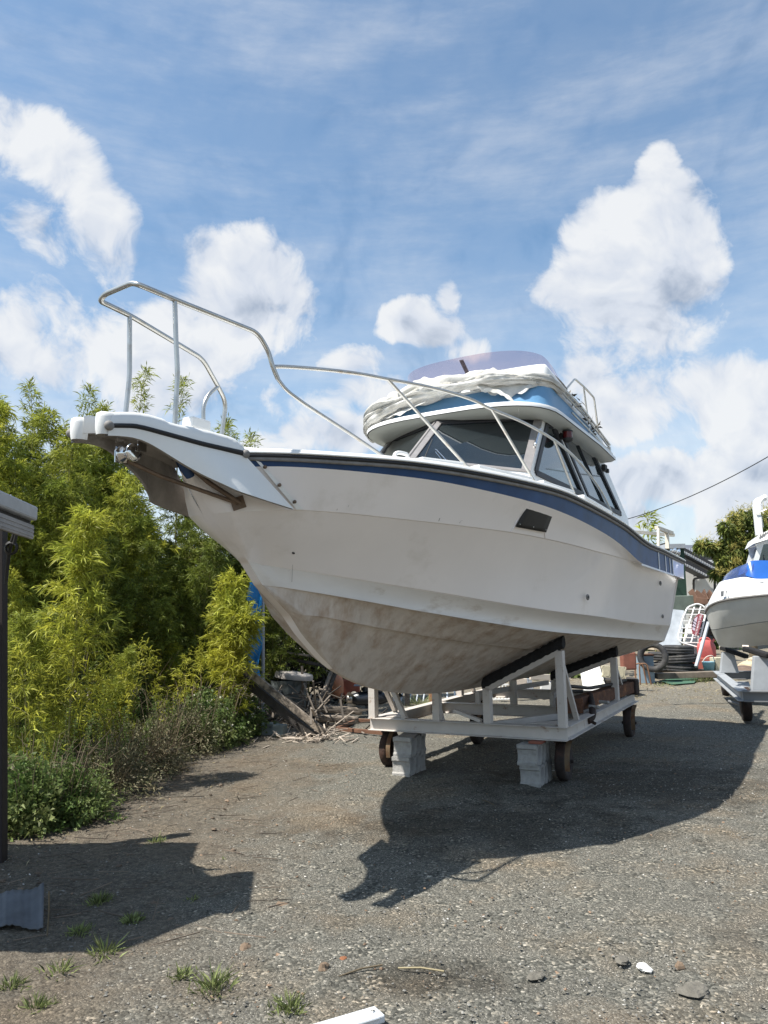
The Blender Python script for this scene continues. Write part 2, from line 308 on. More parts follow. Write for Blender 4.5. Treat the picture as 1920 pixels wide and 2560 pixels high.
# ================================================================== GROUND
def ground():
    m = bpy.data.materials.new('gravel_ground'); m.use_nodes = True; nt = m.node_tree; N = nt.nodes; L = nt.links; b = N['Principled BSDF']
    b.inputs['Roughness'].default_value = .95; b.inputs['Specular IOR Level'].default_value = .2
    g = N.new('ShaderNodeNewGeometry'); P = g.outputs['Position']
    def noise(sc, d=6, r=.6):
        n = N.new('ShaderNodeTexNoise'); n.inputs['Scale'].default_value = sc; n.inputs['Detail'].default_value = d; n.inputs['Roughness'].default_value = r; L.new(P, n.inputs['Vector']); return n.outputs['Fac']
    def ramp(v, els):
        c = N.new('ShaderNodeValToRGB'); L.new(v, c.inputs[0]); e = c.color_ramp.elements
        e[0].position, e[0].color = els[0][0], (*els[0][1], 1); e[1].position, e[1].color = els[-1][0], (*els[-1][1], 1)
        for p, q in els[1:-1]: k = e.new(p); k.color = (*q, 1)
        return c.outputs[0]
    def mix(f, a, c, bl='MIX'):
        x = N.new('ShaderNodeMix'); x.data_type = 'RGBA'; x.blend_type = bl
        if isinstance(f, float): x.inputs[0].default_value = f
        else: L.new(f, x.inputs[0])
        for i, q in ((6, a), (7, c)):
            if isinstance(q, tuple): x.inputs[i].default_value = (*q, 1)
            else: L.new(q, x.inputs[i])
        return x.outputs[2]
    v = N.new('ShaderNodeTexVoronoi'); v.inputs['Scale'].default_value = 75; v.inputs['Randomness'].default_value = 1; L.new(P, v.inputs['Vector'])
    sepc = N.new('ShaderNodeSeparateColor'); L.new(v.outputs['Color'], sepc.inputs[0])
    stones = ramp(sepc.outputs[0], [(.0, (.04, .041, .038)), (.4, (.085, .086, .078)), (.75, (.145, .145, .132)), (.9, (.22, .215, .195)), (.965, (.30, .28, .24)), (1, (.44, .42, .38))])
    v2 = N.new('ShaderNodeTexVoronoi'); v2.inputs['Scale'].default_value = 200; L.new(P, v2.inputs['Vector']); s2 = N.new('ShaderNodeSeparateColor'); L.new(v2.outputs['Color'], s2.inputs[0])
    fines = ramp(s2.outputs[1], [(0, (.055, .055, .05)), (.6, (.115, .113, .103)), (.93, (.19, .185, .165)), (1, (.5, .48, .44))])
    base = mix(ramp(noise(5, 8, .7), [(.42, (0, 0, 0)), (.58, (1, 1, 1))]), stones, fines)
    brown = ramp(noise(1.1, 7, .6), [(.50, (0, 0, 0)), (.66, (1, 1, 1))])
    base = mix(mix(.55, brown, (0, 0, 0)), base, mix(1.0, base, (1.35, 1.05, .78), 'MULTIPLY'))
    dark = ramp(noise(.8, 8, .65), [(.56, (0, 0, 0)), (.68, (1, 1, 1))])
    base = mix(mix(.5, dark, (0, 0, 0)), base, mix(1.0, base, (.45, .42, .40), 'MULTIPLY'))
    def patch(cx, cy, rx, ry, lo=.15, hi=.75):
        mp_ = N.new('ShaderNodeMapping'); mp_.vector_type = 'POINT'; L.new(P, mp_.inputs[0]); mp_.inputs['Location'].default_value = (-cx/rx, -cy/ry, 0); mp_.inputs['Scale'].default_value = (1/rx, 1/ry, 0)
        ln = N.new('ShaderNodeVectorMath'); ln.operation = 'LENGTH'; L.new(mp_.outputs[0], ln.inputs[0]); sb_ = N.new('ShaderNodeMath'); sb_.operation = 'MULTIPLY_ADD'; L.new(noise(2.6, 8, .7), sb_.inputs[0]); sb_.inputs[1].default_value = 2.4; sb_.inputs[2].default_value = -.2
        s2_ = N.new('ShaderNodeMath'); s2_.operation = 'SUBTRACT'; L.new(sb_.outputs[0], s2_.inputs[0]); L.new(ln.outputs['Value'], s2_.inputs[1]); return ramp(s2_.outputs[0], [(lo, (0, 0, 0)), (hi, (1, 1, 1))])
    for (cx, cy, rx, ry) in ((.7, 6.0, 2.0, 1.0), (2.3, 7.4, 2.3, 1.5), (.2, 3.6, .5, .3)):  # damp stains, the large ones also painting the boat's shadow darker on the gravel
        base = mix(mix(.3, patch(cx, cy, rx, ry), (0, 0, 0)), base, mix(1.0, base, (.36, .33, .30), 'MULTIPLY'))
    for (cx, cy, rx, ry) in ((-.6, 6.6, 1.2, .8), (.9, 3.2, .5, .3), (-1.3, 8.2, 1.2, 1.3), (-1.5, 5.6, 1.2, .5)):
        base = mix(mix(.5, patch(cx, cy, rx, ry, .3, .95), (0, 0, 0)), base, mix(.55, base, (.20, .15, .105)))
    # soil towards the plants on the left and dry litter on the far yard
    sp = N.new('ShaderNodeSeparateXYZ'); L.new(P, sp.inputs[0])
    mm = N.new('ShaderNodeMath'); mm.operation = 'MULTIPLY_ADD'; L.new(sp.outputs[0], mm.inputs[0]); mm.inputs[1].default_value = -.55
    m2 = N.new('ShaderNodeMath'); m2.operation = 'MULTIPLY_ADD'; L.new(noise(1.6), m2.inputs[0]); m2.inputs[1].default_value = 1.6; m2.inputs[2].default_value = -1.05
    L.new(m2.outputs[0], mm.inputs[2])
    soil = ramp(mm.outputs[0], [(.0, (0, 0, 0)), (.55, (1, 1, 1))])
    soilc = ramp(noise(22, 8, .75), [(.35, (.035, .028, .022)), (.55, (.11, .09, .07)), (.72, (.26, .22, .17))])
    base = mix(mix(.38, soil, (0, 0, 0)), base, soilc)
    m3 = N.new('ShaderNodeMapRange'); L.new(sp.outputs[1], m3.inputs[0]); m3.inputs[1].default_value = 12; m3.inputs[2].default_value = 20
    lit = ramp(noise(14, 8, .75), [(.3, (.10, .09, .075)), (.5, (.22, .19, .15)), (.7, (.42, .38, .30))])
    base = mix(mix(.4, m3.outputs[0], (0, 0, 0)), base, lit)
    base = mix(1.0, base, (1.12, 1.09, 1.02), 'MULTIPLY')
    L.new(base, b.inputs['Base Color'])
    ad = N.new('ShaderNodeMath'); ad.operation = 'MULTIPLY_ADD'; L.new(v.outputs['Distance'], ad.inputs[0]); ad.inputs[1].default_value = -.6; L.new(noise(60, 6, .7), ad.inputs[2])
    bp = N.new('ShaderNodeBump'); bp.inputs['Strength'].default_value = .9; bp.inputs['Distance'].default_value = .012; L.new(ad.outputs[0], bp.inputs['Height']); L.new(bp.outputs[0], b.inputs['Normal'])
    def gz(x, y):
        r = .02*sin(x*1.3+1.1)*cos(y*.9)+.012*sin(x*3.1+y*2.3)+.008*sin(x*7.3-y*5.1)*cos(y*6.1)
        r *= min(1, max(0, (abs(x-1.6)-.3)/1.2)) if 6 < y < 12 else 1
        return r*.6 - .01
    xs = list(np.arange(-9, 13, .09)); ys = list(np.arange(.4, 22, .09))
    xs = [-2000, -300, -60, -25, -14]+xs+[18, 30, 70, 300, 2000]; ys = [-2000, -200, -30, -6, -1]+ys+[28, 40, 80, 300, 2000]
    X, Y = np.meshgrid(xs, ys, indexing='ij')
    Z = .6*(.02*np.sin(X*1.3+1.1)*np.cos(Y*.9)+.012*np.sin(X*3.1+Y*2.3)+.008*np.sin(X*7.3-Y*5.1)*np.cos(Y*6.1)) + .004*rng.standard_normal(X.shape)
    Z = np.where((np.abs(X) > 13) | (Y > 22.5) | (Y < .3), 0, Z)
    V = np.stack([X, Y, Z], -1).reshape(-1, 3); nx, ny = X.shape
    idx = np.arange(nx*ny).reshape(nx, ny); Fq = np.stack([idx[:-1, :-1], idx[1:, :-1], idx[1:, 1:], idx[:-1, 1:]], -1).reshape(-1, 4)
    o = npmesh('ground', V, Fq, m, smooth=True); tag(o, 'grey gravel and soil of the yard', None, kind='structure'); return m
def npmesh(name, V, Fq, m, parent=None, smooth=False, link=True):
    me = bpy.data.meshes.new(name); nv, nf = len(V), len(Fq); k = Fq.shape[1]
    me.vertices.add(nv); me.vertices.foreach_set('co', np.ascontiguousarray(V, dtype=np.float32).ravel())
    me.loops.add(nf*k); me.loops.foreach_set('vertex_index', Fq.astype(np.int32).ravel())
    me.polygons.add(nf); me.polygons.foreach_set('loop_start', np.arange(0, nf*k, k, dtype=np.int32))
    me.polygons.foreach_set('use_smooth', np.full(nf, smooth)); me.update(calc_edges=True)
    me.materials.append(m)
    if not link: return me
    o = bpy.data.objects.new(name, me); COL.objects.link(o)
    if parent: o.parent = parent
    return o
GROUNDM = ground()

# loose stones (nobody could count them)
def stones(name, n, xr, yr, smin, smax, m, dens=None):
    x = rng.uniform(*xr, n); y = yr[0]+(yr[1]-yr[0])*rng.random(n)**1.6
    if dens is not None: k = dens(x, y); x, y = x[k], y[k]; n = len(x)
    s = smin+(smax-smin)*rng.random(n)**3
    dirs = np.array([(1, 0, 0), (0, 1, 0), (-1, 0, 0), (0, -1, 0), (0, 0, 1), (0, 0, -1)], float)
    V = dirs[None]*s[:, None, None]*rng.uniform(.55, 1.15, (n, 6, 1)); V[:, :, 2] *= .6
    V[:, :5] += rng.standard_normal((n, 5, 3))*s[:, None, None]*.18
    a = rng.uniform(0, 6.28, n); c, sn = np.cos(a)[:, None], np.sin(a)[:, None]
    X = V[:, :, 0]*c-V[:, :, 1]*sn+x[:, None]; Y = V[:, :, 0]*sn+V[:, :, 1]*c+y[:, None]; Z = V[:, :, 2]+s[:, None]*.2
    V = np.stack([X, Y, Z], -1).reshape(-1, 3)
    f = np.array([(0, 1, 4), (1, 2, 4), (2, 3, 4), (3, 0, 4), (1, 0, 5), (2, 1, 5), (3, 2, 5), (0, 3, 5)])
    Fq = (f[None]+(np.arange(n)*6)[:, None, None]).reshape(-1, 3)
    return npmesh(name, V, Fq, m)
ST1 = mat('grey_stone_chips', (.175, .168, .15), .95, var=.2, island=.55); ST2 = mat('white_stone_chips', (.52, .50, .46), .9, var=.15, island=.3)
ST3 = mat('brown_stone_chips', (.22, .15, .10), .95, var=.2, island=.4)
tag(stones('gravel', 42000, (-3.5, 5.5), (2.2, 13), .003, .011, ST1, lambda x, y: rng.random(len(x)) < np.clip((x+.3+(8-y)*.25)*.6+.6, .22, 1)), 'loose grey stone chips all over the yard', None, kind='stuff')
tag(stones('white_chips', 2600, (-3.5, 6.5), (2.2, 16), .003, .009, ST2), 'tiny white stone and shell chips in the gravel', None, kind='stuff')
tag(stones('brown_chips', 2500, (-4, 4), (2.5, 12), .004, .014, ST3), 'scattered brown soil crumbs and chips', None, kind='stuff')

# ================================================================== MOTOR BOAT
B = Frame(.74, 7.76, 30.5)
boat = thing('motor_boat', 'large white cabin cruiser with navy stripe resting high on a cream steel cradle', 'boat', (.74, 7.76, 0), -radians(30.5))
def pw(t, p): return max(0., t)**p
def x0(P): s = P[1]; return 1.5*(1-pw((1.0-s)/4.8, 3.6))
def xc(P): s = P[1]; return max(.04, 1.27*(1-pw((1.2-s)/4.35, 2.4)))
def xk(P): a, c = max(.05, x0(P)), xc(P); return c+(a-c)*.66
def xl(P): return max(.035, xc(P)*.94-.015)
def xs_(P): return max(.03, xc(P)*.60)
def xst(P): a, k = x0(P), xk(P); return a-(a-k)*.14
stem = [B(u, v, x=0.02) for u, v in [(430, 1095), (455, 1150), (497, 1240), (545, 1320), (588, 1368), (617, 1406), (651, 1462), (685, 1500), (721, 1539), (752, 1587), (798, 1640), (831, 1672), (872, 1697), (916, 1716), (969, 1729), (1041, 1736), (1101, 1733), (1162, 1725), (1234, 1711), (1405, 1677)]]
SZ = np.array([p[2] for p in stem[:14]])[::-1]; SS = np.array([p[1] for p in stem[:14]])[::-1]
def stem_s(z): return float(np.interp(z, SZ, SS))
def row(px, fx, zb=None, tr=None):
    pts = [B(u, v, x=fx) for u, v in px]; pts.sort(key=lambda p: p[1])
    if zb is not None: pts = [np.array([.035, stem_s(zb), zb])]+[p for p in pts if p[1] > stem_s(zb)+.05]
    return pts
SEND = 3.98
rows = {
 'sheer': row([(626.5, 1138), (720, 1140), (817, 1146), (913, 1152), (1000, 1158), (1096, 1170), (1193, 1186), (1289, 1205), (1362, 1222), (1400, 1232), (1432, 1246), (1480, 1270), (1529, 1297), (1565, 1319), (1601, 1350), (1620, 1364), (1649, 1375), (1707, 1404)], x0, 2.53),
 'stripe': row([(670, 1164.5), (793, 1170), (889, 1178), (1000, 1190), (1096, 1202), (1193, 1222), (1289, 1244), (1360, 1264), (1432, 1292), (1480, 1316), (1529, 1344), (1565, 1372), (1601, 1408), (1647, 1423.6), (1681, 1437)], xst, 2.44),
 'knuckle': row([(749, 1273), (841, 1280), (1000, 1297), (1145, 1313), (1275, 1329.5), (1365, 1346), (1480, 1375), (1601, 1409), (1697, 1442)], xk, 2.20),
 'chine': row([(682, 1414), (793, 1431), (889, 1446.5), (1000, 1464.6), (1200, 1498), (1320, 1518), (1400, 1530), (1600, 1558), (1688, 1565)], xc, 1.93),
 'lip': row([(694, 1466), (800, 1483), (920, 1503.7), (1041, 1526.6), (1200, 1553), (1320, 1572.4), (1405, 1582), (1513, 1591.7)], xl, 1.78),
 'strake': row([(738, 1527), (800, 1540), (945, 1569), (1089, 1594), (1200, 1610), (1337, 1625), (1448, 1629)], xs_, 1.58),
}
rows['keel'] = [np.array([.02, p[1], p[2]]) for p in stem[11:]]
def rowfn(r):
    s = np.array([p[1] for p in r]); z = np.array([p[2] for p in r]); x = np.array([p[0] for p in r])
    def fn(t):
        q = s[0]+(SEND-s[0])*t
        if q > s[-1]:
            k = (z[-1]-z[-3])/(s[-1]-s[-3]+1e-6) if len(s) > 3 else 0; k = max(-.05, min(.0, k)); return np.array([x[-1], q, z[-1]+k*(q-s[-1])])
        return np.array([np.interp(q, s, x), q, np.interp(q, s, z)])
    return fn
FX = {'sheer': x0, 'stripe': xst, 'knuckle': xk, 'chine': xc, 'lip': xl, 'strake': xs_, 'keel': lambda P: .02}
TS = [1-(1-i/70)**1.5 for i in range(71)]; TS = [1-t for t in TS][::-1]
TS = [(i/70)**1.45 for i in range(71)]
def sampled(name):
    f = rowfn(rows[name]); out = []
    for t in TS:
        p = f(t)
        if name != 'keel': p[0] = max(.035, FX[name](p)) if t > 0 else .035
        out.append(p)
    z = np.array([p[2] for p in out])
    for _ in range(3):
        z[1:-1] = .25*z[:-2]+.5*z[1:-1]+.25*z[2:]
    for p, q in zip(out, z): p[2] = q
    return out
RW = {k: sampled(k) for k in rows}
def hx(s, z):
    """half-breadth of the hull at station s, height z"""
    prs = []
    for k in ('sheer', 'knuckle', 'chine', 'lip', 'strake', 'keel'):
        r = RW[k]; ss = [p[1] for p in r]; prs.append((np.interp(s, ss, [p[2] for p in r]), np.interp(s, ss, [p[0] for p in r])))
    prs.sort(); return float(np.interp(z, [a for a, b in prs], [b for a, b in prs]))
def onhull(u, v, out=.0):
    p = B(u, v, x=lambda P: hx(P[1], P[2])); p[0] += out; return p
def between(a, b, f, bulge=0.):
    A, Bq = RW[a], RW[b]; out = []
    for i, t in enumerate(TS):
        p = A[i]*(1-f)+Bq[i]*f; p = p.copy(); k = (1-t)**10; ze = p[2]
        p[1] += k*(stem_s(RW[a][0][2]*(1-f)+RW[b][0][2]*f)-(A[0][1]*(1-f)+Bq[0][1]*f))
        w = min(1, t*3)*(.35+.65*(1-t)); p[0] = max(.03, p[0]+bulge*w*4*f*(1-f)); out.append(p)
    return out
def off(r, dx, dz=0., tmin=.02):
    return [np.array([max(.03, p[0]+dx*min(1, t/.08)), p[1], p[2]+dz*min(1, t/.08)]) for p, t in zip(r, TS)]
def both(mb, rws, m=0, smooth=True):
    mb.grid(rws, m, smooth); mb.grid([[(-p[0], p[1], p[2]) for p in r] for r in rws], m, smooth, flip=True)
hull = MB()
both(hull, [RW['stripe'], between('stripe', 'knuckle', .33, -.02), between('stripe', 'knuckle', .66, -.02), RW['knuckle']], 0)
k2 = off(RW['knuckle'], -.012, -.004); both(hull, [RW['knuckle'], k2], 0, False)
RW['k2'] = k2
side = [k2]+[between('k2', 'chine', f, -.055) for f in (.12, .25, .38, .5, .62, .75, .88)]+[RW['chine']]
both(hull, side, 0)
ch2 = off(RW['chine'], -.014, -.008); RW['c2'] = ch2
both(hull, [RW['chine'], ch2], 0, False)
band = [ch2]+[between('c2', 'lip', f, -.055) for f in (.2, .4, .6, .8)]+[RW['lip']]; both(hull, band, 1)
l2 = off(RW['lip'], -.05, .004); RW['l2'] = l2; both(hull, [RW['lip'], l2], 1, False)
both(hull, [l2]+[between('l2', 'strake', f, .0) for f in (.25, .5, .75)]+[RW['strake']], 2)
s2 = off(RW['strake'], -.045, .006); RW['s2'] = s2; both(hull, [RW['strake'], s2], 2, False)
bot = [s2]+[between('s2', 'keel', f, .025) for f in (.15, .3, .45, .6, .75, .9)]+[RW['keel']]; both(hull, bot, 2)
# flat of the stem, keel and transom
sq = [RW['stripe'], *side, *band, l2, RW['strake'], s2, *bot]
hull.grid([[r[0] for r in sq], [(-r[0][0], r[0][1], r[0][2]) for r in sq]], 0, True)
hull.grid([[p for p in RW['keel']], [(-p[0], p[1], p[2]) for p in RW['keel']]], 2, True)
order = ['sheer', 'stripe', 'knuckle', 'chine', 'lip', 'strake', 'keel']
tr = [RW[k][-1] for k in order]; trm = [(-p[0], p[1], p[2]) for p in tr]
hull.add(tr+trm, [(i, i+1, 8+i, 7+i) for i in range(6)], 0)
hull.build('hull', [GEL, STRAKEM, BOTTOM], boat)
# navy stripe: from sheer to stripe line, with pale bars near the stern
yend = B(1682, 1399, x=x0)[1]; ie = min(range(71), key=lambda i: abs(RW['sheer'][i][1]-yend)); s3 = [RW['sheer'], between('sheer', 'stripe', .5), RW['stripe']]
st = MB(); both(st, [r[:ie+1] for r in s3]); st.build('navy_stripe', NAVY, boat)
st = MB(); both(st, [r[ie:] for r in s3]); st.build('quarter_panel', GEL, boat)
bars = MB()
for (a, b_) in (((1646, 1381), (1649, 1424)), ((1663, 1390), (1666, 1430)), ((1674, 1396), (1677, 1434)), ((1681, 1399), (1684, 1437))):
    p, q = B(*a, x=lambda P: x0(P)+.004), B(*b_, x=lambda P: xst(P)+.004); bars.beam(p, q, .035, .006, up=(1, 0, 0))
bars.beam(B(1604, 1411, x=lambda P: xst(P)+.004), B(1684, 1438, x=lambda P: xst(P)+.004), .006, .02)
bars.build('stripe_bars', GELD, boat)
# rub rail
rr = MB(); SH = [p for p in RW['sheer']]
prof = [(-.01, -.052), (.018, -.048), (.026, -.034), (.02, -.022)]
def strip(mb, prof, base, m=0, mir=True):
    rws = [[(p[0]+a*min(1, .3+t*8), p[1], p[2]+b) for p, t in zip(base, TS)] for a, b in prof]
    mb.grid(rws, m, True)
    if mir: mb.grid([[(-x, y, z) for x, y, z in r] for r in rws], m, True, flip=True)
strip(rr, [(0, -.034), (.014, -.032), (.020, -.022), (.016, -.012)], SH, 1)
strip(rr, [(.016, -.012), (.026, -.010), (.028, .006), (.02, .010)], SH, 0)
rr.build('rub_rail', [RUB, RUBG], boat)
dk = MB(); strip(dk, [(.02, .012), (.03, .014), (.03, .022), (.012, .03), (.012, .037), (0, .045), (-.05, .048)], SH, 0)
DE = [(p[0]-.05 if p[0] > .08 else p[0]*.5, p[1], p[2]+.048) for p in SH]
def deckrow(k):
    out = []
    for x, y, z in DE:
        c = .05 if y < -2.6 else .05+min(.16, (y+2.6)*.1)
        if y > 3.2: c = 0
        out.append((x*k, y, z+c*(1-k**1.6)*(1 if y < 3.2 else 0)))
    return out
ds = [[q for q in deckrow(k) if q[1] < 3.45] for k in (1, .85, .6, .3, 0, -.3, -.6, -.85, -1)]; dk.grid(ds, 0, True)
# cockpit: side decks and floor
ck = [q for q in DE if q[1] >= 3.2]
for sg in (1, -1):
    dk.grid([[(x*sg, y, z) for x, y, z in ck], [((x-.2)*sg, y, z) for x, y, z in ck], [((x-.2)*sg, y, z-.6) for x, y, z in ck]], 0, False, flip=sg < 0)
e = ck[-1]; dk.box((0, e[1]-.08, e[2]-.02), (2*e[0], .16, .04))
dk.box((0, 3.6, 1.72), (2.3, .7, .05))
dk.build('deck', GELD, boat)
# raised mouldings beside the cabin
mo = MB()
for (a, b_) in (((1045, 1150), (1150, 1163)), ((1186, 1169), (1322, 1199)), ((1347, 1207), (1425, 1232)), ((1449, 1242), (1520, 1283))):
    p, q = B(*a, x=lambda P: x0(P)-.10), B(*b_, x=lambda P: x0(P)-.10); mo.beam(p, q, .09, .035)
mo.build('deck_moulding', GELD, boat, bevel=.012)
# black recessed cover and hull fittings
vc = MB(); cs = [np.array(q, float) for q in ((1318, 1258), (1381, 1275), (1360, 1331), (1285.5, 1317.5))]
vc.grid([[onhull(*((cs[0]*(1-a)+cs[1]*a)*(1-b)+(cs[3]*(1-a)+cs[2]*a)*b), .014) for a in np.linspace(0, 1, 7)] for b in np.linspace(0, 1, 7)], 0, True)
md_v = True
cover = vc.build('vent_cover', BLACK, boat); md = cover.modifiers.new('thickness', 'SOLIDIFY'); md.thickness = .01; md.offset = 0
for u, v in ((1317, 1268), (1349, 1274), (1375, 1282), (1294, 1311), (1328, 1318), (1359, 1325)): sc = MB(); p = onhull(u, v, .020); sc.lathe([(0, .003), (.005, .002), (.006, 0)], p, (1, 0, 0), 8); sc.build('screw', STEEL, cover)
rc = MB(); P = [onhull(u, v, .007) for u, v in ((1314, 1253), (1388, 1273), (1388, 1276), (1362, 1346), (1359, 1346), (1384, 1278), (1318, 1258))]
rc.tube([onhull(u, v, .002) for u, v in ((1275, 1329), (1284, 1318), (1315, 1254), (1384, 1272), (1381, 1282), (1361, 1334), (1362, 1345))], .005, 6); rc.build('recess_rim', GEL, boat)
for i, (u, v, r) in enumerate(((732.6, 1381, .012), (1468, 1493, .028), (1650, 1458, .03), (1656, 1541, .025), (868, 1271, .0))):
    if not r: continue
    p = onhull(u, v, .002); f = MB(); f.lathe([(r, 0), (r*1.0, .006), (r*.55, .009)], p, (1, -.25, 0), 16, 1 if i == 0 else 0); f.lathe([(r*.55, .008), (0, .0075)], p, (1, -.25, 0), 12, 1); f.build('drain_fitting', [RUBG, BLACK], boat)

SCUFF = mat('scuff_marks', (.30, .27, .25), .6, var=.4); PALE = mat('pale_scratches', (.28, .33, .42), .6, var=.3)
sk = MB()
for (u0, v0, u1, v1, w_) in ((841, 1276, 843, 1272, .006), (1096, 1303, 1099, 1295, .008), (1150, 1303, 1156, 1301, .006), (1148, 1308, 1150, 1304, .005), (732, 1388, 729, 1455, .004), (869, 1268, 872, 1262, .004)):
    sk.grid([[onhull(u0+(u1-u0)*t-w_*100, v0+(v1-v0)*t, .0025) for t in (0, .5, 1)], [onhull(u0+(u1-u0)*t+w_*100, v0+(v1-v0)*t, .0025) for t in (0, .5, 1)]], 0, True)
tag(sk.build('scuffs', SCUFF, boat), kind='stuff')
# ---- bow pulpit: two prongs with a slot, side wings down to the hull
pu = MB()
yp = lambda P: .145+.21*min(1, max(0, (P[1]+4.5)/1.05))**1.6
def prow(px, ys=None):
    if ys is None: return [Vector(B(u, v, x=yp)) for u, v in px]
    return [Vector(B(u, v, x=y)) for (u, v), y in zip(px, ys)]
top = prow([(281, 1029), (310, 1028), (362, 1031), (413, 1045), (435, 1056), (522, 1074), (594, 1096), (619, 1125)])
stp = prow([(272, 1058), (310, 1058), (348, 1061), (413, 1078), (460, 1091), (504, 1103), (560, 1116), (612, 1127)])
stb = prow([(272, 1070), (310, 1070), (348, 1073), (413, 1090), (460, 1103), (504, 1115), (560, 1128), (616, 1142)])
wlo = prow([(270, 1089), (300, 1090), (341, 1096), (384, 1114), (485, 1175), (560, 1211), (612, 1233), (735, 1273)], [.145, .147, .158, .17, .225, .31, .37, float(onhull(735, 1273, .03)[0])])
def rs(r, n=26):
    r = smoothpath(r, 5); m_ = len(r)-1; return [r[int(i*m_/(n-1))] if i < n-1 else r[-1] for i in range(n)]
T_, A_, Bb, Wl = map(rs, (top, stp, stb, wlo))
tin = [Vector((p.x-.022, p.y, p.z)) for p in T_]
pu2 = MB()
def both2(mb, rws, m=0, smooth=True):
    mb.grid(rws, m, smooth); mb.grid([[(-p[0], p[1], p[2]) for p in r] for r in rws], m, smooth, flip=True)
both2(pu2, [tin, [Vector((p.x, p.y, p.z-.02)) for p in T_], A_])
pu2.grid([[(p.x, p.y, p.z) for p in tin], [(0.05, p.y, p.z+.004) for p in tin]], 0, True)
pu2.grid([[(-p.x, p.y, p.z) for p in tin], [(-0.05, p.y, p.z+.004) for p in tin]], 0, True, flip=True)
pu2.grid([[(.05, p.y, p.z+.004) for p in tin[9:]], [(-.05, p.y, p.z+.004) for p in tin[9:]]], 0, True)
both2(pu2, [A_, Bb]+[[p*(1-f)+q*f+Vector((-.0*f, 0, 0)) for i, (p, q) in enumerate(zip(Bb, Wl))] for f in (.25, .5, .75)]+[Wl])
inn = [Vector((p.x-.022, p.y, p.z)) for p in Wl]; bin_ = [Vector((p.x-.03, p.y, p.z)) for p in Bb]
both2(pu2, [Wl, inn, bin_], 1, False)
slot = [Vector((.05, p.y, p.z)) for p in Bb]; slt = [Vector((.05, p.y, q.z+.004)) for p, q in zip(Bb, tin)]
both2(pu2, [bin_, slot], 1, False); both2(pu2, [slot[:10], slt[:10]], 0, False)
pu2.grid([[p for p in slot[9:]], [(-p.x, p.y, p.z) for p in slot[9:]]], 1, False)
for sg in (1, -1):  # rounded noses of the prongs
    n = 9; z1, z0 = T_[0].z, Bb[0].z; xa, xb = .05, T_[0].x; cx = (xa+xb)/2; rx = (xb-xa)/2
    rws = []
    for z, k in ((z0-.03, .9), (z0, 1.0), (z1-.03, 1.0), (z1-.008, .93), (z1, .7)):
        rws.append([(sg*(cx+rx*k*cos(pi*i/n)), T_[0].y+.01-.065*k*sin(pi*i/n), z) for i in range(n+1)])
    pu2.grid(rws, 0, True, flip=sg > 0); pu2.add(rws[0]+[(sg*cx, T_[0].y, z0-.03)], [tuple(range(n+1))], 1); pu2.add(rws[-1], [tuple(range(n+1))], 0)
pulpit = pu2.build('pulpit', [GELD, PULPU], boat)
ps = MB()
off_ = lambda r, d: [Vector((p.x+d, p.y, p.z)) for p in r]
both2(ps, [off_(A_, .002), off_([p*.7+q*.3 for p, q in zip(A_, Bb)], .014), off_([p*.35+q*.65 for p, q in zip(A_, Bb)], .014), off_(Bb, .002)], 0)
both2(ps, [off_(A_, .003), off_([p*.85+q*.15 for p, q in zip(A_, Bb)], .01)], 1)
ps.build('pulpit_rub_strip', [RUB, RUBG], pulpit)
for sg in (1, -1):
    for P in ((A_[0]+Bb[0])/2, (A_[-1]+Bb[-1])/2): cap = MB(); cap.blob((sg*(P.x+.003), P.y, P.z), (.022, .028, .026), 12, 8); cap.build('end_cap', RUBG, pulpit)
for u, v in ((657, 1168), (693, 1213), (731, 1255)): bolts = MB(); p = onhull(u, v, .02); bolts.lathe([(.011, -.02), (.011, .003), (.007, .007), (0, .007)], p, (1, -.3, 0), 12); bolts.build('bolt', RUSTY_SS, pulpit)
fl = MB(); fl.grid([[onhull(636+k*10.2, 1152+k*12.3, .012) for k in range(11)], [onhull(648+k*10.6, 1156+k*11.8, .012) for k in range(11)], [onhull(650+k*10.6, 1156+k*11.8, .0) for k in range(11)]], 0, False); fl.build('wing_flange', GELD, pulpit)
# anchor roller and brackets under the slot
ar = MB(); rc0 = B(322, 1133, x=0.0)
ar.lathe([(.0, -.05), (.028, -.05), (.05, -.045), (.052, -.03), (.034, -.012), (.034, .012), (.052, .03), (.05, .045), (.028, .05), (0, .05)], rc0, (1, 0, 0), 24)
ar.box((rc0[0]-.058, rc0[1], rc0[2]+.02), (.006, .09, .14)); ar.box((rc0[0]+.058, rc0[1]+.04, rc0[2]+.04), (.006, .06, .06))
ar.build('anchor_roller', CHROME, boat)
sb = MB(); hp = Vector(onhull(588, 1258, .015))
sb.tube([B(318, 1152, x=-.03), B(400, 1190, x=0.01), hp], .013, 8); sb.tube([B(462, 1156, x=.14), B(520, 1205, x=.17), hp+Vector((.02, 0, 0))], .015, 8)
sb.box((hp[0]+.0, hp[1]+.01, hp[2]), (.02, .08, .075), Matrix.Rotation(-.45, 3, 'Z')@Matrix.Rotation(.35, 3, 'X'))
sb.build('bowsprit_strut', RUSTY_SS, boat)
se = MB(); a_, b_ = B(456, 1150, x=.12), B(476, 1192, x=.12); se.tube([a_, (a_+b_)/2, b_], [.03, .036, .026], 10); se.build('strut_sleeve', NAVY, boat)
fr = MB(); fr.blob(B(480, 1100, x=.0), (.05, .10, .035), 12, 6); c0 = B(486, 1052, x=.03); fr.box((0, c0[1]+.05, c0[2]-.01), (.09, .16, .07)); fr.build('bow_fairlead', GELD, pulpit, bevel=.012)
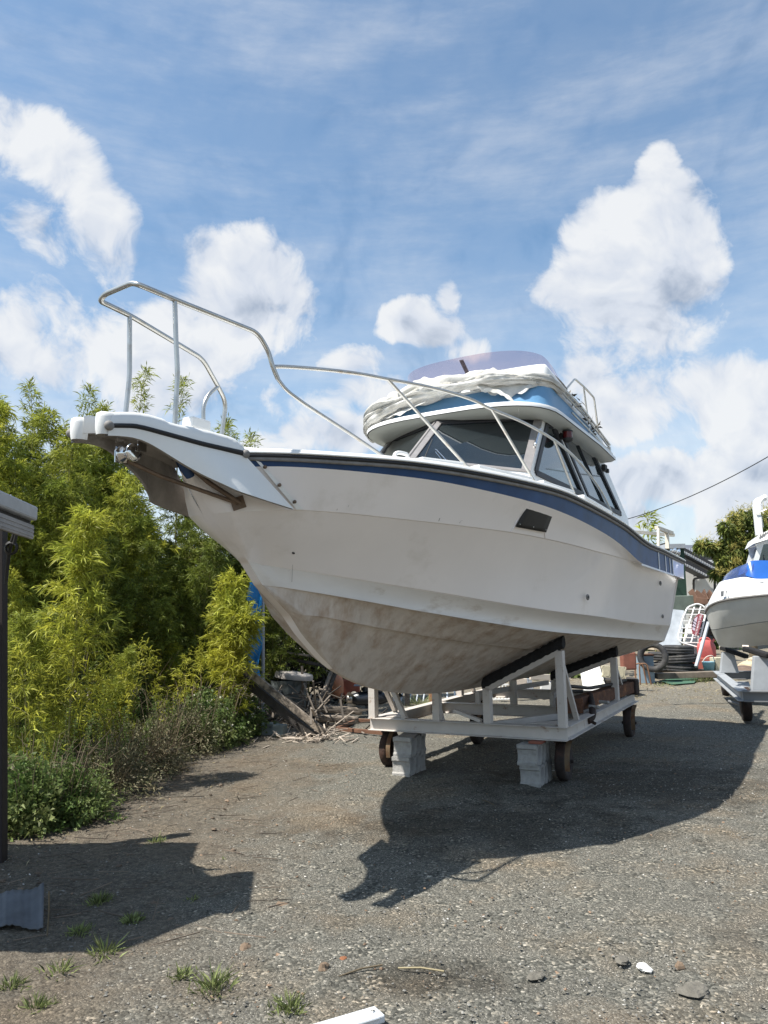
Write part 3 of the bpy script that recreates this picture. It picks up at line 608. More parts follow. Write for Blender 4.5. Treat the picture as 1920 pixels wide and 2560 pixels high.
# ---- pulpit rail
R1 = .0155
xr = .16
pr = MB(); port = [B(695, 948, x=.30), B(681, 915, x=.285), B(672, 880, x=.27), B(645, 832, x=.25), B(540, 790, x=.20), B(437, 749, x=xr), B(330+18, 712, x=xr)]
fc = B(330, 707, x=.10); sfc = B(262, 736, x=-.10); stbd = [B(249, 752, x=-.145), B(324, 788, x=-xr), B(420, 845, x=-.21), B(507, 897, x=-.25), B(543, 962, x=-.30), B(565, 1005, x=-.32), B(554, 1090, x=-.34)]
pr.tube(rounded(port+[fc, sfc]+stbd, .07, 5), R1, 10)
pr.build('pulpit_rail', STEEL, boat)
for pts in ([B(437, 749, x=xr), B(440, 850, x=xr), B(444, 933, x=xr), B(437, 1062, x=xr-.01)], [B(324, 788, x=-xr), B(324, 940, x=-xr), B(313, 1045, x=-xr)], [B(545, 966, x=-.30), B(522, 984, x=-.30), B(508, 1013, x=-.30), B(509, 1080, x=-.30)]):
    q = MB(); q.tube(rounded(pts, .05), .014, 10); q.build('rail_stanchion', STEEL, boat)
# ---- port side bow rail
br = MB(); xt = lambda P: x0(P)-.02
tp = [B(u, v, x=x) for u, v, x in ((683, 917, .285), (720, 917, .32), (820, 925, .44), (900, 935, .56), (969, 948, .66), (1073, 968, .80), (1169, 995, .92), (1229, 1023, 1.0), (1312, 1058, 1.1), (1385, 1100, 1.18), (1433, 1140, 1.22), (1469, 1181, 1.24), (1493, 1214, 1.25), (1512, 1246, 1.25), (1530, 1285, 1.26))]
br.tube(smoothpath(tp, 4), .0135, 10); br.build('bow_rail', STEEL, boat)
for pts in ([B(695, 948, x=.30), B(716, 976, x=.33), B(760, 1009, x=.38), B(880, 1087, x=.50), B(962, 1143, x=.60)], [tp[4], B(1171, 1170, x=.84)], [tp[7], B(1336, 1204, x=1.02)], [tp[9], B(1437, 1238, x=1.16)]):
    q = MB(); q.tube(rounded(pts, .05), .0125, 10); p = Vector(pts[-1]); q.lathe([(.03, 0), (.03, .006), (.018, .012)], p-Vector((0, 0, .01)), (0, 0, 1), 12); q.build('rail_stanchion', STEEL, boat)

# ---- cabin
cab = MB(); px = lambda P: .975-.13*(P[2]-2.8)
def C(u, v, o=0.): p = B(u, v, x=lambda P: px(P)+o); return Vector(p)
W1 = [C(1366.6, 1055), C(1384, 1063), C(1459, 1240), C(1336, 1183)]
W2 = [C(1394, 1067), C(1481, 1130), C(1553, 1288), C(1471, 1246)]
def onp(y, z): return Vector((.975-.13*(z-2.8), y, z))
wc0, wt0 = Vector(B(1022, 1147, x=0)), Vector(B(1090, 1058, x=0))      # windscreen centre post
wc1, wt1 = onp(W1[3].y-.13, W1[3].z-.005), onp(W1[0].y-.13, W1[0].z+.01)  # windscreen corner
zt = W1[0].z+.03; basez = 2.55
SW = [[W1[0], W1[1], onp(W1[1].y, 3.56), onp(W1[0].y-.12, 3.56), wt1+Vector((0, 0, 0))],
      [wc1, W1[3], W1[0], wt1],
      [W1[1], W1[2], W2[3], W2[0]], [W1[1], W2[0], onp(W2[0].y, 3.56), onp(W1[1].y, 3.56)],
      [W2[0], W2[1], onp(W2[1].y, 3.56), onp(W2[0].y, 3.56)]]
af_t, af_b = C(1506, 1148), C(1574, 1322)
SW += [[W2[1], W2[2], onp(af_b.y, W2[2].z), onp(af_t.y, W2[1].z)], [W2[1], onp(af_t.y, W2[1].z), onp(af_t.y-.05, 3.56), onp(W2[1].y, 3.56)]]
SW += [[wc1, W1[3], onp(W1[3].y, basez), onp(wc1.y-.15, basez)], [W1[3], W1[2], onp(W1[2].y, basez), onp(W1[3].y, basez)], [W1[2], W2[3], onp(W2[3].y, basez), onp(W1[2].y, basez)],
       [W2[3], W2[2], onp(W2[2].y, basez), onp(W2[3].y, basez)], [W2[2], onp(af_b.y, W2[2].z), onp(af_b.y+.05, basez), onp(W2[2].y, basez)]]
mir = lambda P: [Vector((-p.x, p.y, p.z)) for p in P]
for q in SW: cab.slab(q, (-1, 0, 0), .045); cab.slab(mir(q), (1, 0, 0), .045)
# panel under the windscreen, rear bulkhead pieces, dashboard, floor
for sg in (1, -1):
    a, b_ = Vector((0, wc0.y, wc0.z-.01)), Vector((sg*wc1.x, wc1.y, wc1.z)); cab.slab([a, b_, b_-Vector((0, .12, .30)), a-Vector((0, .25, .34))], (0, 1, -.1), .03)
    cab.slab([(sg*.9, af_b.y, 2.4), (sg*.45, af_b.y, 2.4), (sg*.45, af_t.y+.1, 3.45), (sg*.88, af_t.y, 3.5)], (0, -1, 0), .04)
cabin = cab.build('cabin', GELD, boat)
ins = MB(); ins.slab([(-.86, wc1.y+.03, 2.80), (0, wc0.y+.08, 2.90), (.86, wc1.y+.03, 2.80), (.86, .9, 2.72), (-.86, .9, 2.72)], (0, 0, -1), .03); ins.box((0, 1.2, 2.0), (1.75, 3.0, .04)); ins.box((.5, 1.5, 2.55), (.45, .12, .7)); ins.box((-.5, 1.5, 2.55), (.45, .12, .7)); ins.box((.5, .95, 2.85), (.35, .2, .18))
ins.build('cabin_interior', mat('dark_interior', (.12, .12, .12), .8), boat)
def frame(mb, Q, w, t, m=0):
    Q = [Vector(q) for q in Q]
    for i in range(len(Q)): a, b_ = Q[i], Q[(i+1) % len(Q)]; mb.beam(a, b_, w, t, up=(1, 0, .13), m=m)
for Q, tp_ in ((W1, 0), (W2, 1)):
    for sg in (1, -1):
        q = [Vector((sg*(p.x+.004), p.y, p.z)) for p in Q]
        ce = sum(q, Vector())/4
        f = MB(); frame(f, [p+(ce-p)*.03 for p in q], .055, .022)
        if tp_: mid = (q[0]*.52+q[1]*.48, q[3]*.52+q[2]*.48); f.beam(mid[0], mid[1], .012, .02, up=(1, 0, 0))
        fo = f.build('side_window', BLKFR, boat)
        g = MB(); g.slab([Vector((p.x-sg*.015, p.y, p.z)) for p in q], (1 if sg > 0 else -1, 0, 0), .005); g.build('pane', GLASS, fo)
for sg in (1, -1):
    a, b_, c_, d_ = wc0, Vector((sg*wc1.x, wc1.y, wc1.z)), Vector((sg*wt1.x, wt1.y, wt1.z)), wt0
    nrm = (b_-a).cross(d_-a).normalized(); nrm = nrm if nrm.y < 0 else -nrm
    f = MB()
    f.beam(d_, c_, .05, .03, up=nrm, m=1); f.beam(a, b_, .03, .025, up=nrm, m=0)
    f.beam(b_+(a-b_).normalized()*.035, c_+(d_-c_).normalized()*.035, .085, .03, up=nrm); f.beam(a+(b_-a)*.03, d_+(c_-d_)*.03, .05, .03, up=nrm)
    fo = f.build('windscreen', [ALU, BLKFR], boat); g = MB(); g.slab([a, b_, c_, d_], -nrm, .006); g.build('pane', GLASSW, fo)
hb = MB(); hb.tube(rounded([C(1350, 1066, .02), C(1350, 1070, .05), C(1338, 1112, .05), C(1336, 1118, .02)], .03), .014, 10); hb.build('grab_handle', CHROME, boat)
# wipers
wp = MB(); o_ = lambda u, v, s: Vector(B(u, v, y=s))
wp.tube([o_(1061, 1146, wc0.y-.05), o_(1081, 1098, wc0.y+.1)], .005, 6, 0); wp.tube([o_(1118, 1153, -.85), o_(1092, 1125, -.75), o_(1072, 1117, -.7)], .005, 6, 1); wp.tube([o_(1105, 1150, -.85), o_(1085, 1125, -.75), o_(1070, 1117, -.7)], .004, 6, 1)
wp.build('wiper', [BLACK, CHROME], boat)
bs = MB(); bs.tube(rounded([B(985, 1146, x=.45), B(988, 1134, x=.45), B(998, 1131, x=.45), B(1018, 1136, x=.45), B(1020, 1149, x=.45)], .03), .016, 10); bs.build('deck_cleat', GELD, boat)

# ---- roof with visor, blue band and flybridge
def plan(k=1., w=1.06, f=-.42, bk=2.42, ex=0., n=9, back=True):
    """closed plan outline (x, y), clockwise from port aft"""
    pts = []; cf = .38
    for i in range(2*n+1):
        a = pi/2*(1-i/n); # port -> starboard over the bow
        sx = math.copysign(abs(sin(a))**.62, sin(a)); cy = cos(a)**.8
        pts.append((w*sx, .28-(.28-f)*cy))
    cx, cy0 = 0, (f+bk)/2
    pts = [(w*.98, bk), (w*1.0, (bk+.28)*.62)]+pts+[(-w, (bk+.28)*.62), (-w*.98, bk)]
    return [(x*k, cy0+(y-cy0)*(k+ex)) for x, y in pts]
def zr(y): return 3.575-.028*max(0, y+.4)-.02*max(0, y-1.5)
def ring(k, dz, **kw): return [(x, y, zr(y)+dz) for x, y in plan(k, **kw)]
rf = MB()
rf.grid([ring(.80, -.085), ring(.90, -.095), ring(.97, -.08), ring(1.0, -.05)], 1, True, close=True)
rf.grid([ring(1.0, -.05), ring(1.008, -.05), ring(1.008, -.045)], 2, True, close=True)
rf.grid([ring(1.008, -.045), ring(1.008, -.01), ring(.995, 0), ring(.96, .008)], 0, True, close=True)
rf.grid([ring(.96, .008), ring(.5, .03), ring(0.01, .04)], 0, True, close=True)
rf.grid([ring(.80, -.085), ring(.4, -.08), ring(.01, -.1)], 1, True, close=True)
rf.build('roof', [GELD, VISOR, RUB], boat)
fb = MB()
def fz_(y, z0, z1, bk): return z0 if y < .6 else z0+(z1-z0)*(y-.6)/(bk-.6)
def fring(w, f, bk, z0, z1): # flybridge outlines, top sloping down aft
    return [(x, y, fz_(y, z0, z1, bk)) for x, y in plan(1, w, f, bk)]
fb.grid([fring(.99, -.18, 2.36, 3.59, 3.52), fring(.98, -.08, 2.34, 3.70, 3.56), fring(.97, -.02, 2.33, 3.81, 3.60)], 1, True, close=True)
fb.grid([fring(.97, -.02, 2.33, 3.81, 3.60), fring(.955, 0.0, 2.32, 3.82, 3.61)], 0, False, close=True)
fb.grid([fring(.955, .0, 2.32, 3.82, 3.61), fring(.95, .06, 2.31, 3.94, 3.66), fring(.94, .12, 2.3, 4.03, 3.70), fring(.92, .18, 2.3, 4.07, 3.72), fring(.88, .22, 2.29, 4.07, 3.72), fring(.86, .27, 2.28, 4.0, 3.68)], 0, True, close=True)
fb.grid([fring(.86, .27, 2.28, 4.0, 3.68), fring(.86, .27, 2.28, 3.65, 3.60)], 0, False, close=True)
fb.build('flybridge', [GELD, SKYBLUE], boat)
ws = MB(); rows_ = [[], [], [], []]; n = 48
base = [(.90*math.copysign(abs(sin(a))**.72, sin(a)), 1.0-.80*abs(cos(a))**.72) for a in [pi/2*(1-k/24) for k in range(49)]]
bp = smoothpath([(x, y, 0) for x, y in base], 1); Ln = [0.]
for a, b_ in zip(bp, bp[1:]): Ln.append(Ln[-1]+(b_-a).length)
for p, l in zip(bp, Ln):
    t = l/Ln[-1]; e = min(t, 1-t)*Ln[-1]; h = .20*(1-max(0, 1-e/.75)**2.4)**.5 if e < .75 else .20
    for j, k in enumerate((0, .35, .7, 1)): rows_[j].append((p.x*(1-.05*k), p.y-.07*k*(1 if p.y < .8 else .3), fz_(p.y, 4.075, 3.72, 2.3)+h*k))
ws.grid(rows_, 0, True); fsc = ws.build('flybridge_windscreen', SCREEN, boat)
tr_ = MB(); tr_.tube([(p.x*1.005, p.y, fz_(p.y, 4.078, 3.723, 2.3)) for p in bp], .012, 8); tr_.build('windscreen_trim', RUBG, fsc)
bk = MB(); bp0, bp1 = Vector(B(1171, 938, x=0.0)), Vector(B(1153, 900, x=0.0)); bk.beam(bp0, bp1, .045, .008, up=(0, 1, 0)); bk.beam(Vector(B(1135, 955, x=.0)), Vector(B(1192, 944, x=.0)), .10, .035); bk.build('centre_bracket', BLACK, fsc)
# folded awning hoops along the flybridge sides
hoops = MB()
for d, dz in ((0, 0), (.035, .03), (.06, .0), (.03, -.035)):
    for sg in (1, -1):
        hoops.tube(rounded([(sg*(.86+d), .02+d, 3.86+dz), (sg*(.98+d*.5), .35, 3.88+dz), (sg*(1.0+d*.5), 1.2, 3.78+dz), (sg*(.99+d*.5), 2.3, 3.60+dz*.5)], .12), .011, 8)
hoops.tube([(1.02, .75, 3.66), (1.02, 2.38, 3.50)], .011, 8); hoops.box((.985, 1.5, 3.60), (.03, .05, .1)); hoops.box((.99, 2.36, 3.56), (.04, .05, .06))
hoops.build('awning_frame', STEEL, boat)
fr_ = MB(); X = .82
fr_.tube(rounded([B(1413, 975, x=X), B(1437, 947, x=X), B(1460, 967, x=X), B(1485, 994, x=X), B(1498, 1095, x=X)], .05), .0125, 8); fr_.tube([B(1459, 967, x=X), B(1470, 1050, x=X)], .011, 8)
q = [(-p[0], p[1], p[2]) for p in rounded([B(1413, 975, x=X), B(1437, 947, x=X), B(1460, 967, x=X), B(1485, 994, x=X), B(1498, 1095, x=X)], .05)]
fr_.build('flybridge_rail', STEEL, boat)
nl = MB(); c = Vector(B(1419, 1088, x=1.0)); nl.lathe([(0, .05), (.045, .05), (.055, .045), (.055, .035)], c, (0, 0, 1), 20, 0); nl.lathe([(.048, .035), (.048, -.035)], c, (0, 0, 1), 20, 1); nl.lathe([(.055, -.035), (.05, -.06), (.03, -.075), (0, -.08)], c, (0, 0, 1), 20, 0); nl.beam(c+Vector((-.1, .03, 0)), c, .04, .06, m=0)
nl.build('navigation_light', [BLACK, RED], boat)
hk = MB(); c = C(1511, 1170, .03); hk.box(c, (.05, .1, .08)); hk.box(c+Vector((.02, .05, -.03)), (.04, .06, .05)); hk.build('horn', BLACK, boat, bevel=.008)
# stern fittings
tm = MB(); g = lambda u, v, x: Vector(B(u, v, x=x))
y1 = g(1673, 1330, 1.1).y
tm.beam(g(1641, 1319, 1.15), g(1680, 1333, 1.15), .05, .05); tm.tube([g(1646, 1322, 1.2), g(1646, 1368, 1.2)], .022, 8)
tm.beam(g(1667, 1328, 1.15), g(1669, 1372, 1.15), .05, .06); tm.beam(Vector((-.3, y1, g(1600, 1339, 0).z-.1)), g(1685, 1338, .95), .05, .05)
tm.build('stern_frame', mat('cream_timber', (.62, .57, .47), .7, var=.15), boat)
for u, v in ((1683, 1377), (1693, 1380)):
    q = MB(); c = g(u, v, 1.25); q.lathe([(0, -.045), (.025, -.045), (.032, -.01), (.05, .02), (.052, .035), (.04, .04), (0, .035)], c, (.8, .3, -.1), 16); q.tube([c, c-Vector((0, 0, .08))], .012, 8); q.build('deck_light', CHROME, boat)

# ---- crumpled canvas bundled across the flybridge front
tv = MB(); path = [(-1.06, .30, 3.58), (-1.02, .08, 3.63), (-.85, -.08, 3.74), (-.5, -.13, 3.84), (-.15, -.14, 3.89), (.2, -.12, 3.90), (.5, -.08, 3.90), (.78, .04, 3.89), (.95, .22, 3.88), (1.0, .5, 3.84)]
P = smoothpath(path, 22); nr = 60; rws = []
from mathutils import noise as mnoise
for i, p in enumerate(P):
    t = i/(len(P)-1); r = .04+(.085-.035*t)*sin(pi*min(1, .12+t*.95))**.8; r *= 1.08+.5*mnoise.noise(Vector((p.x*3.1, p.y*3.1, 4)))
    d = (P[min(i+1, len(P)-1)]-P[max(i-1, 0)]).normalized(); u = Vector((0, 0, 1)); s_ = d.cross(u).normalized(); row_ = []
    for k in range(nr):
        a = 2*pi*k/nr; q = Vector((p.x*2.2, p.y*2.2, cos(a)*1.1)); ph = p.x*3+p.y*3
        w = mnoise.noise(Vector((p.x*2.6+cos(a)*1.2, p.y*2.6, sin(a)*1.8)))*.5-abs(mnoise.noise(Vector((p.x*2.2+a*2.6, p.y*2.2+3, sin(a)*2.5))))*1.15+.28-abs(mnoise.noise(Vector((p.x*5+7+a*3, p.y*5, cos(a)*4))))*.45+.08
        # flattened and drooping bundle
        row_.append(p+s_*cos(a)*r*(1.0+w*.7)*.95+u*sin(a)*r*(.75+w*.9)-u*.02*(cos(a)*.5))
    rws.append(row_)
tv.grid(rws, 0, True, close=True); tv.add(rws[0], [tuple(range(nr))], 0); tv.add(rws[-1], [tuple(range(nr))], 0)
def flap(mb, a, b_, drop, wave=.03, nx=14, nz=10, out=Vector((.0, -.04, 0))):
    rw = []
    for j in range(nz+1):
        t = j/nz; rw.append([a.lerp(b_, i/nx)+out*t+drop*t*(1-.35*abs(sin(i*.9)))*(.25+.75*sin(pi*i/nx))+Vector((.3, -1, 0))*wave*t*sin(i*1.15+t*2) for i in range(nx+1)])
    mb.grid(rw, 0, True)
flap(tv, Vector((.36, -.17, 3.84)), Vector((.90, .10, 3.85)), Vector((0.02, -.02, -.20)))
flap(tv, Vector((-.8, -.14, 3.68)), Vector((-.2, -.22, 3.75)), Vector((0, -.03, -.08)), .02)
tie = [Vector((.36, -.13, 3.86)), Vector((.40, -.17, 3.78)), Vector((.50, -.18, 3.76)), Vector((.62, -.22, 3.70)), Vector((.72, -.28, 3.62)), Vector((.80, -.26, 3.52)), Vector((.80, -.25, 3.42))]
tp2 = smoothpath(tie, 5); tv.grid([[p+Vector((0, 0, .02+.006*sin(i))) for i, p in enumerate(tp2)], [p-Vector((0, .0, .02+.006*cos(i*1.7))) for i, p in enumerate(tp2)]], 0, True)
tpo = tv.build('canvas_tarp', TARP); tpo.location = (.74, 7.76, 0); tpo.rotation_euler = (0, 0, -radians(30.5))
tag(tpo, 'crumpled off-white canvas bundled across the front of the boat roof', 'tarp')
lf = MB()
for i in range(34):
    t = random.random(); c = Vector((1.0+random.uniform(-.05, .06), .75+t*1.1+random.uniform(-.05, .05), 3.84-.16*t+random.uniform(-.06, .06))); lf.add([c, c+Vector((random.uniform(-.06, .06), random.uniform(-.07, .07), random.uniform(-.05, .05))), c+Vector((random.uniform(-.05, .05), random.uniform(-.07, .07), random.uniform(-.06, .06)))], [(0, 1, 2)])
lfo = lf.build('torn_cover_scraps', mat('brown_rotten_cloth', (.10, .085, .06), .9, var=.4, island=.5)); lfo.location = tpo.location; lfo.rotation_euler = tpo.rotation_euler
tag(lfo, 'brown rotten cloth scraps caught on the folded awning tubes', 'cloth scraps', kind='stuff')

#PART2
# ================================================================== CRADLE
K = Frame(.733, 7.767, 28)
cradle = thing('boat_cradle', 'cream painted steel beam cradle on rusty wheels carrying the big cabin cruiser', 'boat cradle', (.733, 7.767, 0), -radians(28))
zb, zt_ = .40, .525; zm = (zb+zt_)/2; CL = 3.45
def kpart(name, fn, m=CRADLE, bevel=.003): q = MB(); fn(q); return q.build(name, m, cradle, bevel=bevel)
kpart('cross_beam', lambda q: q.ibeam((-1.04, 0, zm), (1.04, 0, zm), .11, zt_-zb))
for y in (1.55, CL): kpart('cross_beam', lambda q: q.ibeam((-.97, y, zm), (.97, y, zm), .1, zt_-zb))
for x in (-1.0, 1.0): kpart('side_beam', lambda q: q.ibeam((x, .06, zm), (x, CL+.05, zm), .11, zt_-zb))
kpart('diagonal_brace', lambda q: q.beam((.25, .07, zt_-.03), (.94, 1.5, zt_-.03), .06, .06)); kpart('diagonal_brace', lambda q: q.beam((-.25, .07, zt_-.03), (-.94, 1.5, zt_-.03), .06, .06))
kpart('gusset', lambda q: (q.slab([(-.94, .06, zt_+.002), (-.62, .06, zt_+.002), (-.94, .42, zt_+.002)], (0, 0, 1), .008), ))
kpart('gusset', lambda q: (q.slab([(.94, .06, zt_+.002), (.94, .42, zt_+.002), (.62, .06, zt_+.002)], (0, 0, 1), .008), ))
def keelz(x, y):  # hull underside height seen from the cradle axes
    P = K.o+K.p*x+K.a*y; l = B.loc(P); r = abs(l[0]); s = l[1]
    prs = []
    for k in ('keel', 's2', 'strake', 'l2', 'lip'):
        rr_ = RW[k]; ss = [p[1] for p in rr_]; prs.append((np.interp(s, ss, [p[0] for p in rr_]), np.interp(s, ss, [p[2] for p in rr_])))
    prs.sort(); return float(np.interp(r, [a for a, b in prs], [b for a, b in prs]))
for y in (0.0, 2.35):
    for sg in (-1, 1):
        xi, xo = .27*sg, 1.0*sg; zi, zo = keelz(xi, y)-.10, keelz(xo, y)-.10
        zo = min(zo, zi+.47)
        a, b_ = Vector((xi, y, zi-.03)), Vector((xo, y, zo-.03))
        kpart('bunk_post', lambda q: q.beam((xo, y, zt_), (xo, y, zo-.02), .075, .085, up=(0, 1, 0)))
        kpart('bunk_post', lambda q: q.beam((xi, y, zt_ if y == 0 else zb), (xi, y, zi-.02), .075, .08, up=(0, 1, 0)))
        kpart('bunk_beam', lambda q: q.beam(a, b_, .08, .055))
        d = (b_-a).normalized(); pm = MB(); rws = []
        for i in range(25):
            t = i/24; p = (a-d*.04).lerp(b_+d*.05, t)+Vector((0, 0, .055)); r = .05*(1+.18*sin(i*2.3)+.12*sin(i*5.1)); x_ = p.x
            up = Vector((0, 0, min(.075, max(.03, keelz(x_, y)-p.z-.0))))
            rws.append([p+Vector((0, .065*cos(th)*(1+.1*sin(i*1.7+th)), 0))+(up if sin(th) > 0 else Vector((0, 0, .045)))*sin(th)*(1+.1*sin(i*3.1+th*2)) for th in [2*pi*k/12 for k in range(12)]])
        pm.grid(rws, 0, True, close=True); pm.add(rws[0], [tuple(range(12))]); pm.add(rws[-1], [tuple(range(12))]); pm.build('bunk_padding', PAD, cradle)
        kpart('post_brace', lambda q: q.beam((xo, y+.04, zo-.12 if sg > 0 else zo-.2), (xo, y+.50, zt_), .035, .05, up=(1, 0, 0)))
        if sg < 0 and y == 0: kpart('post_brace', lambda q: q.beam((xo+.04, y+.02, zo-.05), (xo+.36, y+.02, zt_), .05, .05, up=(0, 1, 0)))
for x in (-.45, .45): kpart('inner_rail', lambda q: q.beam((x, 1.6, zt_+.11), (x*.3, CL-.05, zt_+.1), .05, .06)); kpart('rail_support', lambda q: q.beam((x, 1.58, zt_), (x, 1.58, zt_+.14), .05, .05, up=(0, 1, 0)))
kpart('diagonal_brace', lambda q: q.beam((-.10, .04, zt_+.10), (.18, .04, zt_+.01), .03, .06, up=(0, 1, 0)))
# wheels in forks
def wheel(x, y, flip=1):
    f = MB(); f.beam((x, y, zb-.001), (x, y, zb-.05), .14, .12, up=(0, 1, 0)); f.beam((x-.06, y, zb-.03), (x-.06, y, .15), .012, .09, up=(0, 1, 0)); f.beam((x+.06, y, zb-.03), (x+.06, y, .15), .012, .09, up=(0, 1, 0)); f.tube([(x-.09, y, .18), (x+.09, y, .18)], .018, 10)
    fk = f.build('wheel_fork', DKRUST, cradle); r = .185
    w = MB(); w.lathe([(r*.55, -.03), (r*.6, -.04), (r*.9, -.045), (r, -.03), (r, .03), (r*.9, .045), (r*.6, .04), (r*.55, .03)], (x, y, r), (1, 0, 0), 28); w.lathe([(0, -.02), (r*.58, -.025), (r*.58, .025), (0, .02)], (x, y, r), (1, 0, 0), 28); w.build('wheel', DKRUST, fk)
    g = MB(); xx = x+.075; rw_ = []
    for k in range(10): a = radians(100-k*13); rw_.append([(xx-.012, y+flip*-.215*cos(a), .19+.215*sin(a)), (xx+.035, y+flip*-.215*cos(a), .19+.215*sin(a))])
    g.grid(rw_, 0, True); g.grid([[(a_[0], a_[1]*.985+y*.015, a_[2]*.97) for a_ in r_] for r_ in rw_], 0, True); g.build('mudguard', YELLOWP, fk)
for x, y in ((.93, .22), (-.93, .22), (1.0, 3.05), (-1.0, 3.05), (-.6, 1.9)): wheel(x, y)

# rusty tow coupling lying on the port side beam
hb_ = thing('tow_coupling', 'heavy rusty steel tow coupling lying on the near side beam of the cradle', 'tow hitch', (.733, 7.767, 0), -radians(28))
q = MB(); A, Bv = Vector((.80, 1.05, .60)), Vector((1.02, 3.1, .62)); q.beam(A, Bv, .13, .14); q.beam((.66, 1.0, .60), (.92, 1.08, .60), .17, .15); q.build('channel', RUST, hb_, bevel=.008)
q = MB(); q.beam((1.02, 3.08, .62), (1.035, 3.2, .62), .18, .19); q.build('end_plate', DKRUST, hb_, bevel=.02)
q = MB(); q.tube(rounded([(.80, 1.55, .70), (.74, 1.2, .73), (.70, .98, .76), (.76, .9, .80), (.84, 1.0, .80), (.9, 1.5, .74), (.96, 2.2, .72), (1.0, 3.0, .71)], .1), .02, 8); q.build('hose', BLACK, hb_)
q = MB(); q.tube(smoothpath([(.9, 1.5, .67), (.95, 1.35, .6), (1.0, 1.15, .56), (1.03, 1.02, .50), (1.0, .92, .46)], 4), [.035]*17, 8); q.tube([(1.0, .95, .47), (1.08, .92, .44)], .018, 6); q.build('hook', DKRUST, hb_)
for y in (1.15, 1.62):
    q = MB(); q.tube([(.97, y, .585), (1.06, y-.02, .58)], .018, 8); q.blob((1.065, y-.02, .58), (.022, .022, .022), 8, 5); q.build('bolt', CONC, hb_)

# ================================================================== CONCRETE BLOCKS
def block_mesh(L=.39, Wd=.19, Hh=.185):
    q = MB(); Lb = L-.04; cells = 3; cw = Lb/cells; nh = 20
    for sx in (-1, 1):
        X = sx*Wd/2
        for c in range(cells):
            cy = -Lb/2+cw*(c+.5); outer, inner = [], []
            for k in range(nh):
                a = 2*pi*k/nh; ca, sa = cos(a), sin(a); t = 1/max(abs(ca), abs(sa)); outer.append((X, cy+ca*t*cw/2, sa*t*Hh/2))
                inner.append((X, cy+math.copysign(abs(ca)**.7, ca)*cw*.38, math.copysign(abs(sa)**.7, sa)*Hh*.39))
            q.add(outer+inner, [(k, (k+1) % nh, nh+(k+1) % nh, nh+k) for k in range(nh)])
            if sx < 0: q.add([(-.055, p[1], p[2]) for p in inner], [tuple(range(nh))])  # inner cap added across each hole so the hollow looks darker
            if sx < 0: q.add(inner+[(-p[0], p[1], p[2]) for p in inner], [(k, nh+k, nh+(k+1) % nh, (k+1) % nh) for k in range(nh)], 0, True)
    h = Hh/2; w = Wd/2; l = Lb/2
    q.add([(-w, -l, h), (w, -l, h), (w, l, h), (-w, l, h), (-w, -l, -h), (w, -l, -h), (w, l, -h), (-w, l, -h)], [(0, 1, 2, 3), (4, 7, 6, 5), (4, 5, 1, 0), (6, 7, 3, 2)])
    for s in (-1, 1):
        pr_ = [(0, h), (.028, h), (.028, h*.62), (.012, h*.48), (.006, 0), (.012, -h*.55), (.028, -h*.70), (.028, -h), (0, -h)]
        vs = [(x, s*(l+a), b) for x in (-w, w) for a, b in pr_]; n = len(pr_)
        q.add(vs, [(i, i+1, n+i+1, n+i) for i in range(n-1)]+[tuple(range(n)), tuple(range(n, 2*n))])
    return q
bm0 = block_mesh().build('concrete_block', CONC, weld=True)
def put_block(o, x, y, z, rz, label):
    o.location = (x, y, z); o.rotation_euler = (0, 0, rz); return tag(o, label, 'concrete block', 'hollow concrete blocks propping up the cradle')
ax, ay = .205, 8.02
put_block(bm0, ax, ay, .093, -radians(27), 'sunlit hollow concrete block at the bottom of the left stack under the cradle')
for x, y, z, r, lb in ((ax+.012, ay+.01, .279, -25, 'hollow concrete block on top of the left stack under the cradle'), (1.38, 7.46, .093, -28, 'shaded hollow concrete block at the bottom of the right stack'), (1.365, 7.45, .279, -30, 'shaded hollow concrete block on top of the right stack by the wheel')):
    c = bm0.copy(); COL.objects.link(c); put_block(c, x, y, z, radians(r), lb)
q = MB(); q.box((0, 0, 0), (.17, .26, .022), Matrix.Rotation(.05, 3, 'X')); o = q.build('wood_shim', mat('grey_wood', (.16, .14, .12), .9, var=.3), bevel=.003, loc=(ax+.02, ay-.03, .384), rot=(0, 0, -radians(20))); tag(o, 'thin grey wood shim between the left block stack and the beam', 'shim')
q = MB(); q.box((0, 0, 0), (.12, .14, .024)); o = q.build('brick_shim', mat('red_brick_piece', (.25, .09, .06), .9, var=.2), bevel=.004, loc=(1.38, 7.36, .385), rot=(0, 0, -radians(30))); tag(o, 'small red brick piece on top of the right block stack', 'shim')

# ================================================================== VEGETATION
def leafmat(name, col, isl=.45, trans=.35, col2=None):
    return mat(name, col, .55, var=.28, vscale=1.3, island=isl, trans=trans, col2=col2, c2lo=.4, c2hi=.65, c2scale=1.6, spec=.3)
BAM = leafmat('bamboo_leaves', (.33, .35, .055), trans=.44, col2=(.20, .25, .04)); BAMY = leafmat('yellow_bamboo_leaves', (.44, .43, .055), trans=.42, col2=(.29, .34, .05)); BAMD = leafmat('dark_bamboo_leaves', (.19, .22, .035), col2=(.10, .14, .025))
WEED = leafmat('weed_leaves', (.13, .19, .05)); SHRUB = leafmat('shrub_leaves', (.10, .165, .04), col2=(.17, .19, .07)); DRY = leafmat('dry_brush_leaves', (.19, .16, .10), trans=.15, col2=(.10, .13, .05)); GRASS = leafmat('grass_blades', (.19, .22, .08), isl=.6, trans=.2)
DRYG = leafmat('dry_grass_blades', (.32, .27, .16), isl=.3, trans=.15)
CULM = mat('bamboo_culm', (.20, .19, .06), .5, var=.3, vscale=20); STEM = mat('brown_stem', (.13, .10, .06), .8, var=.3)
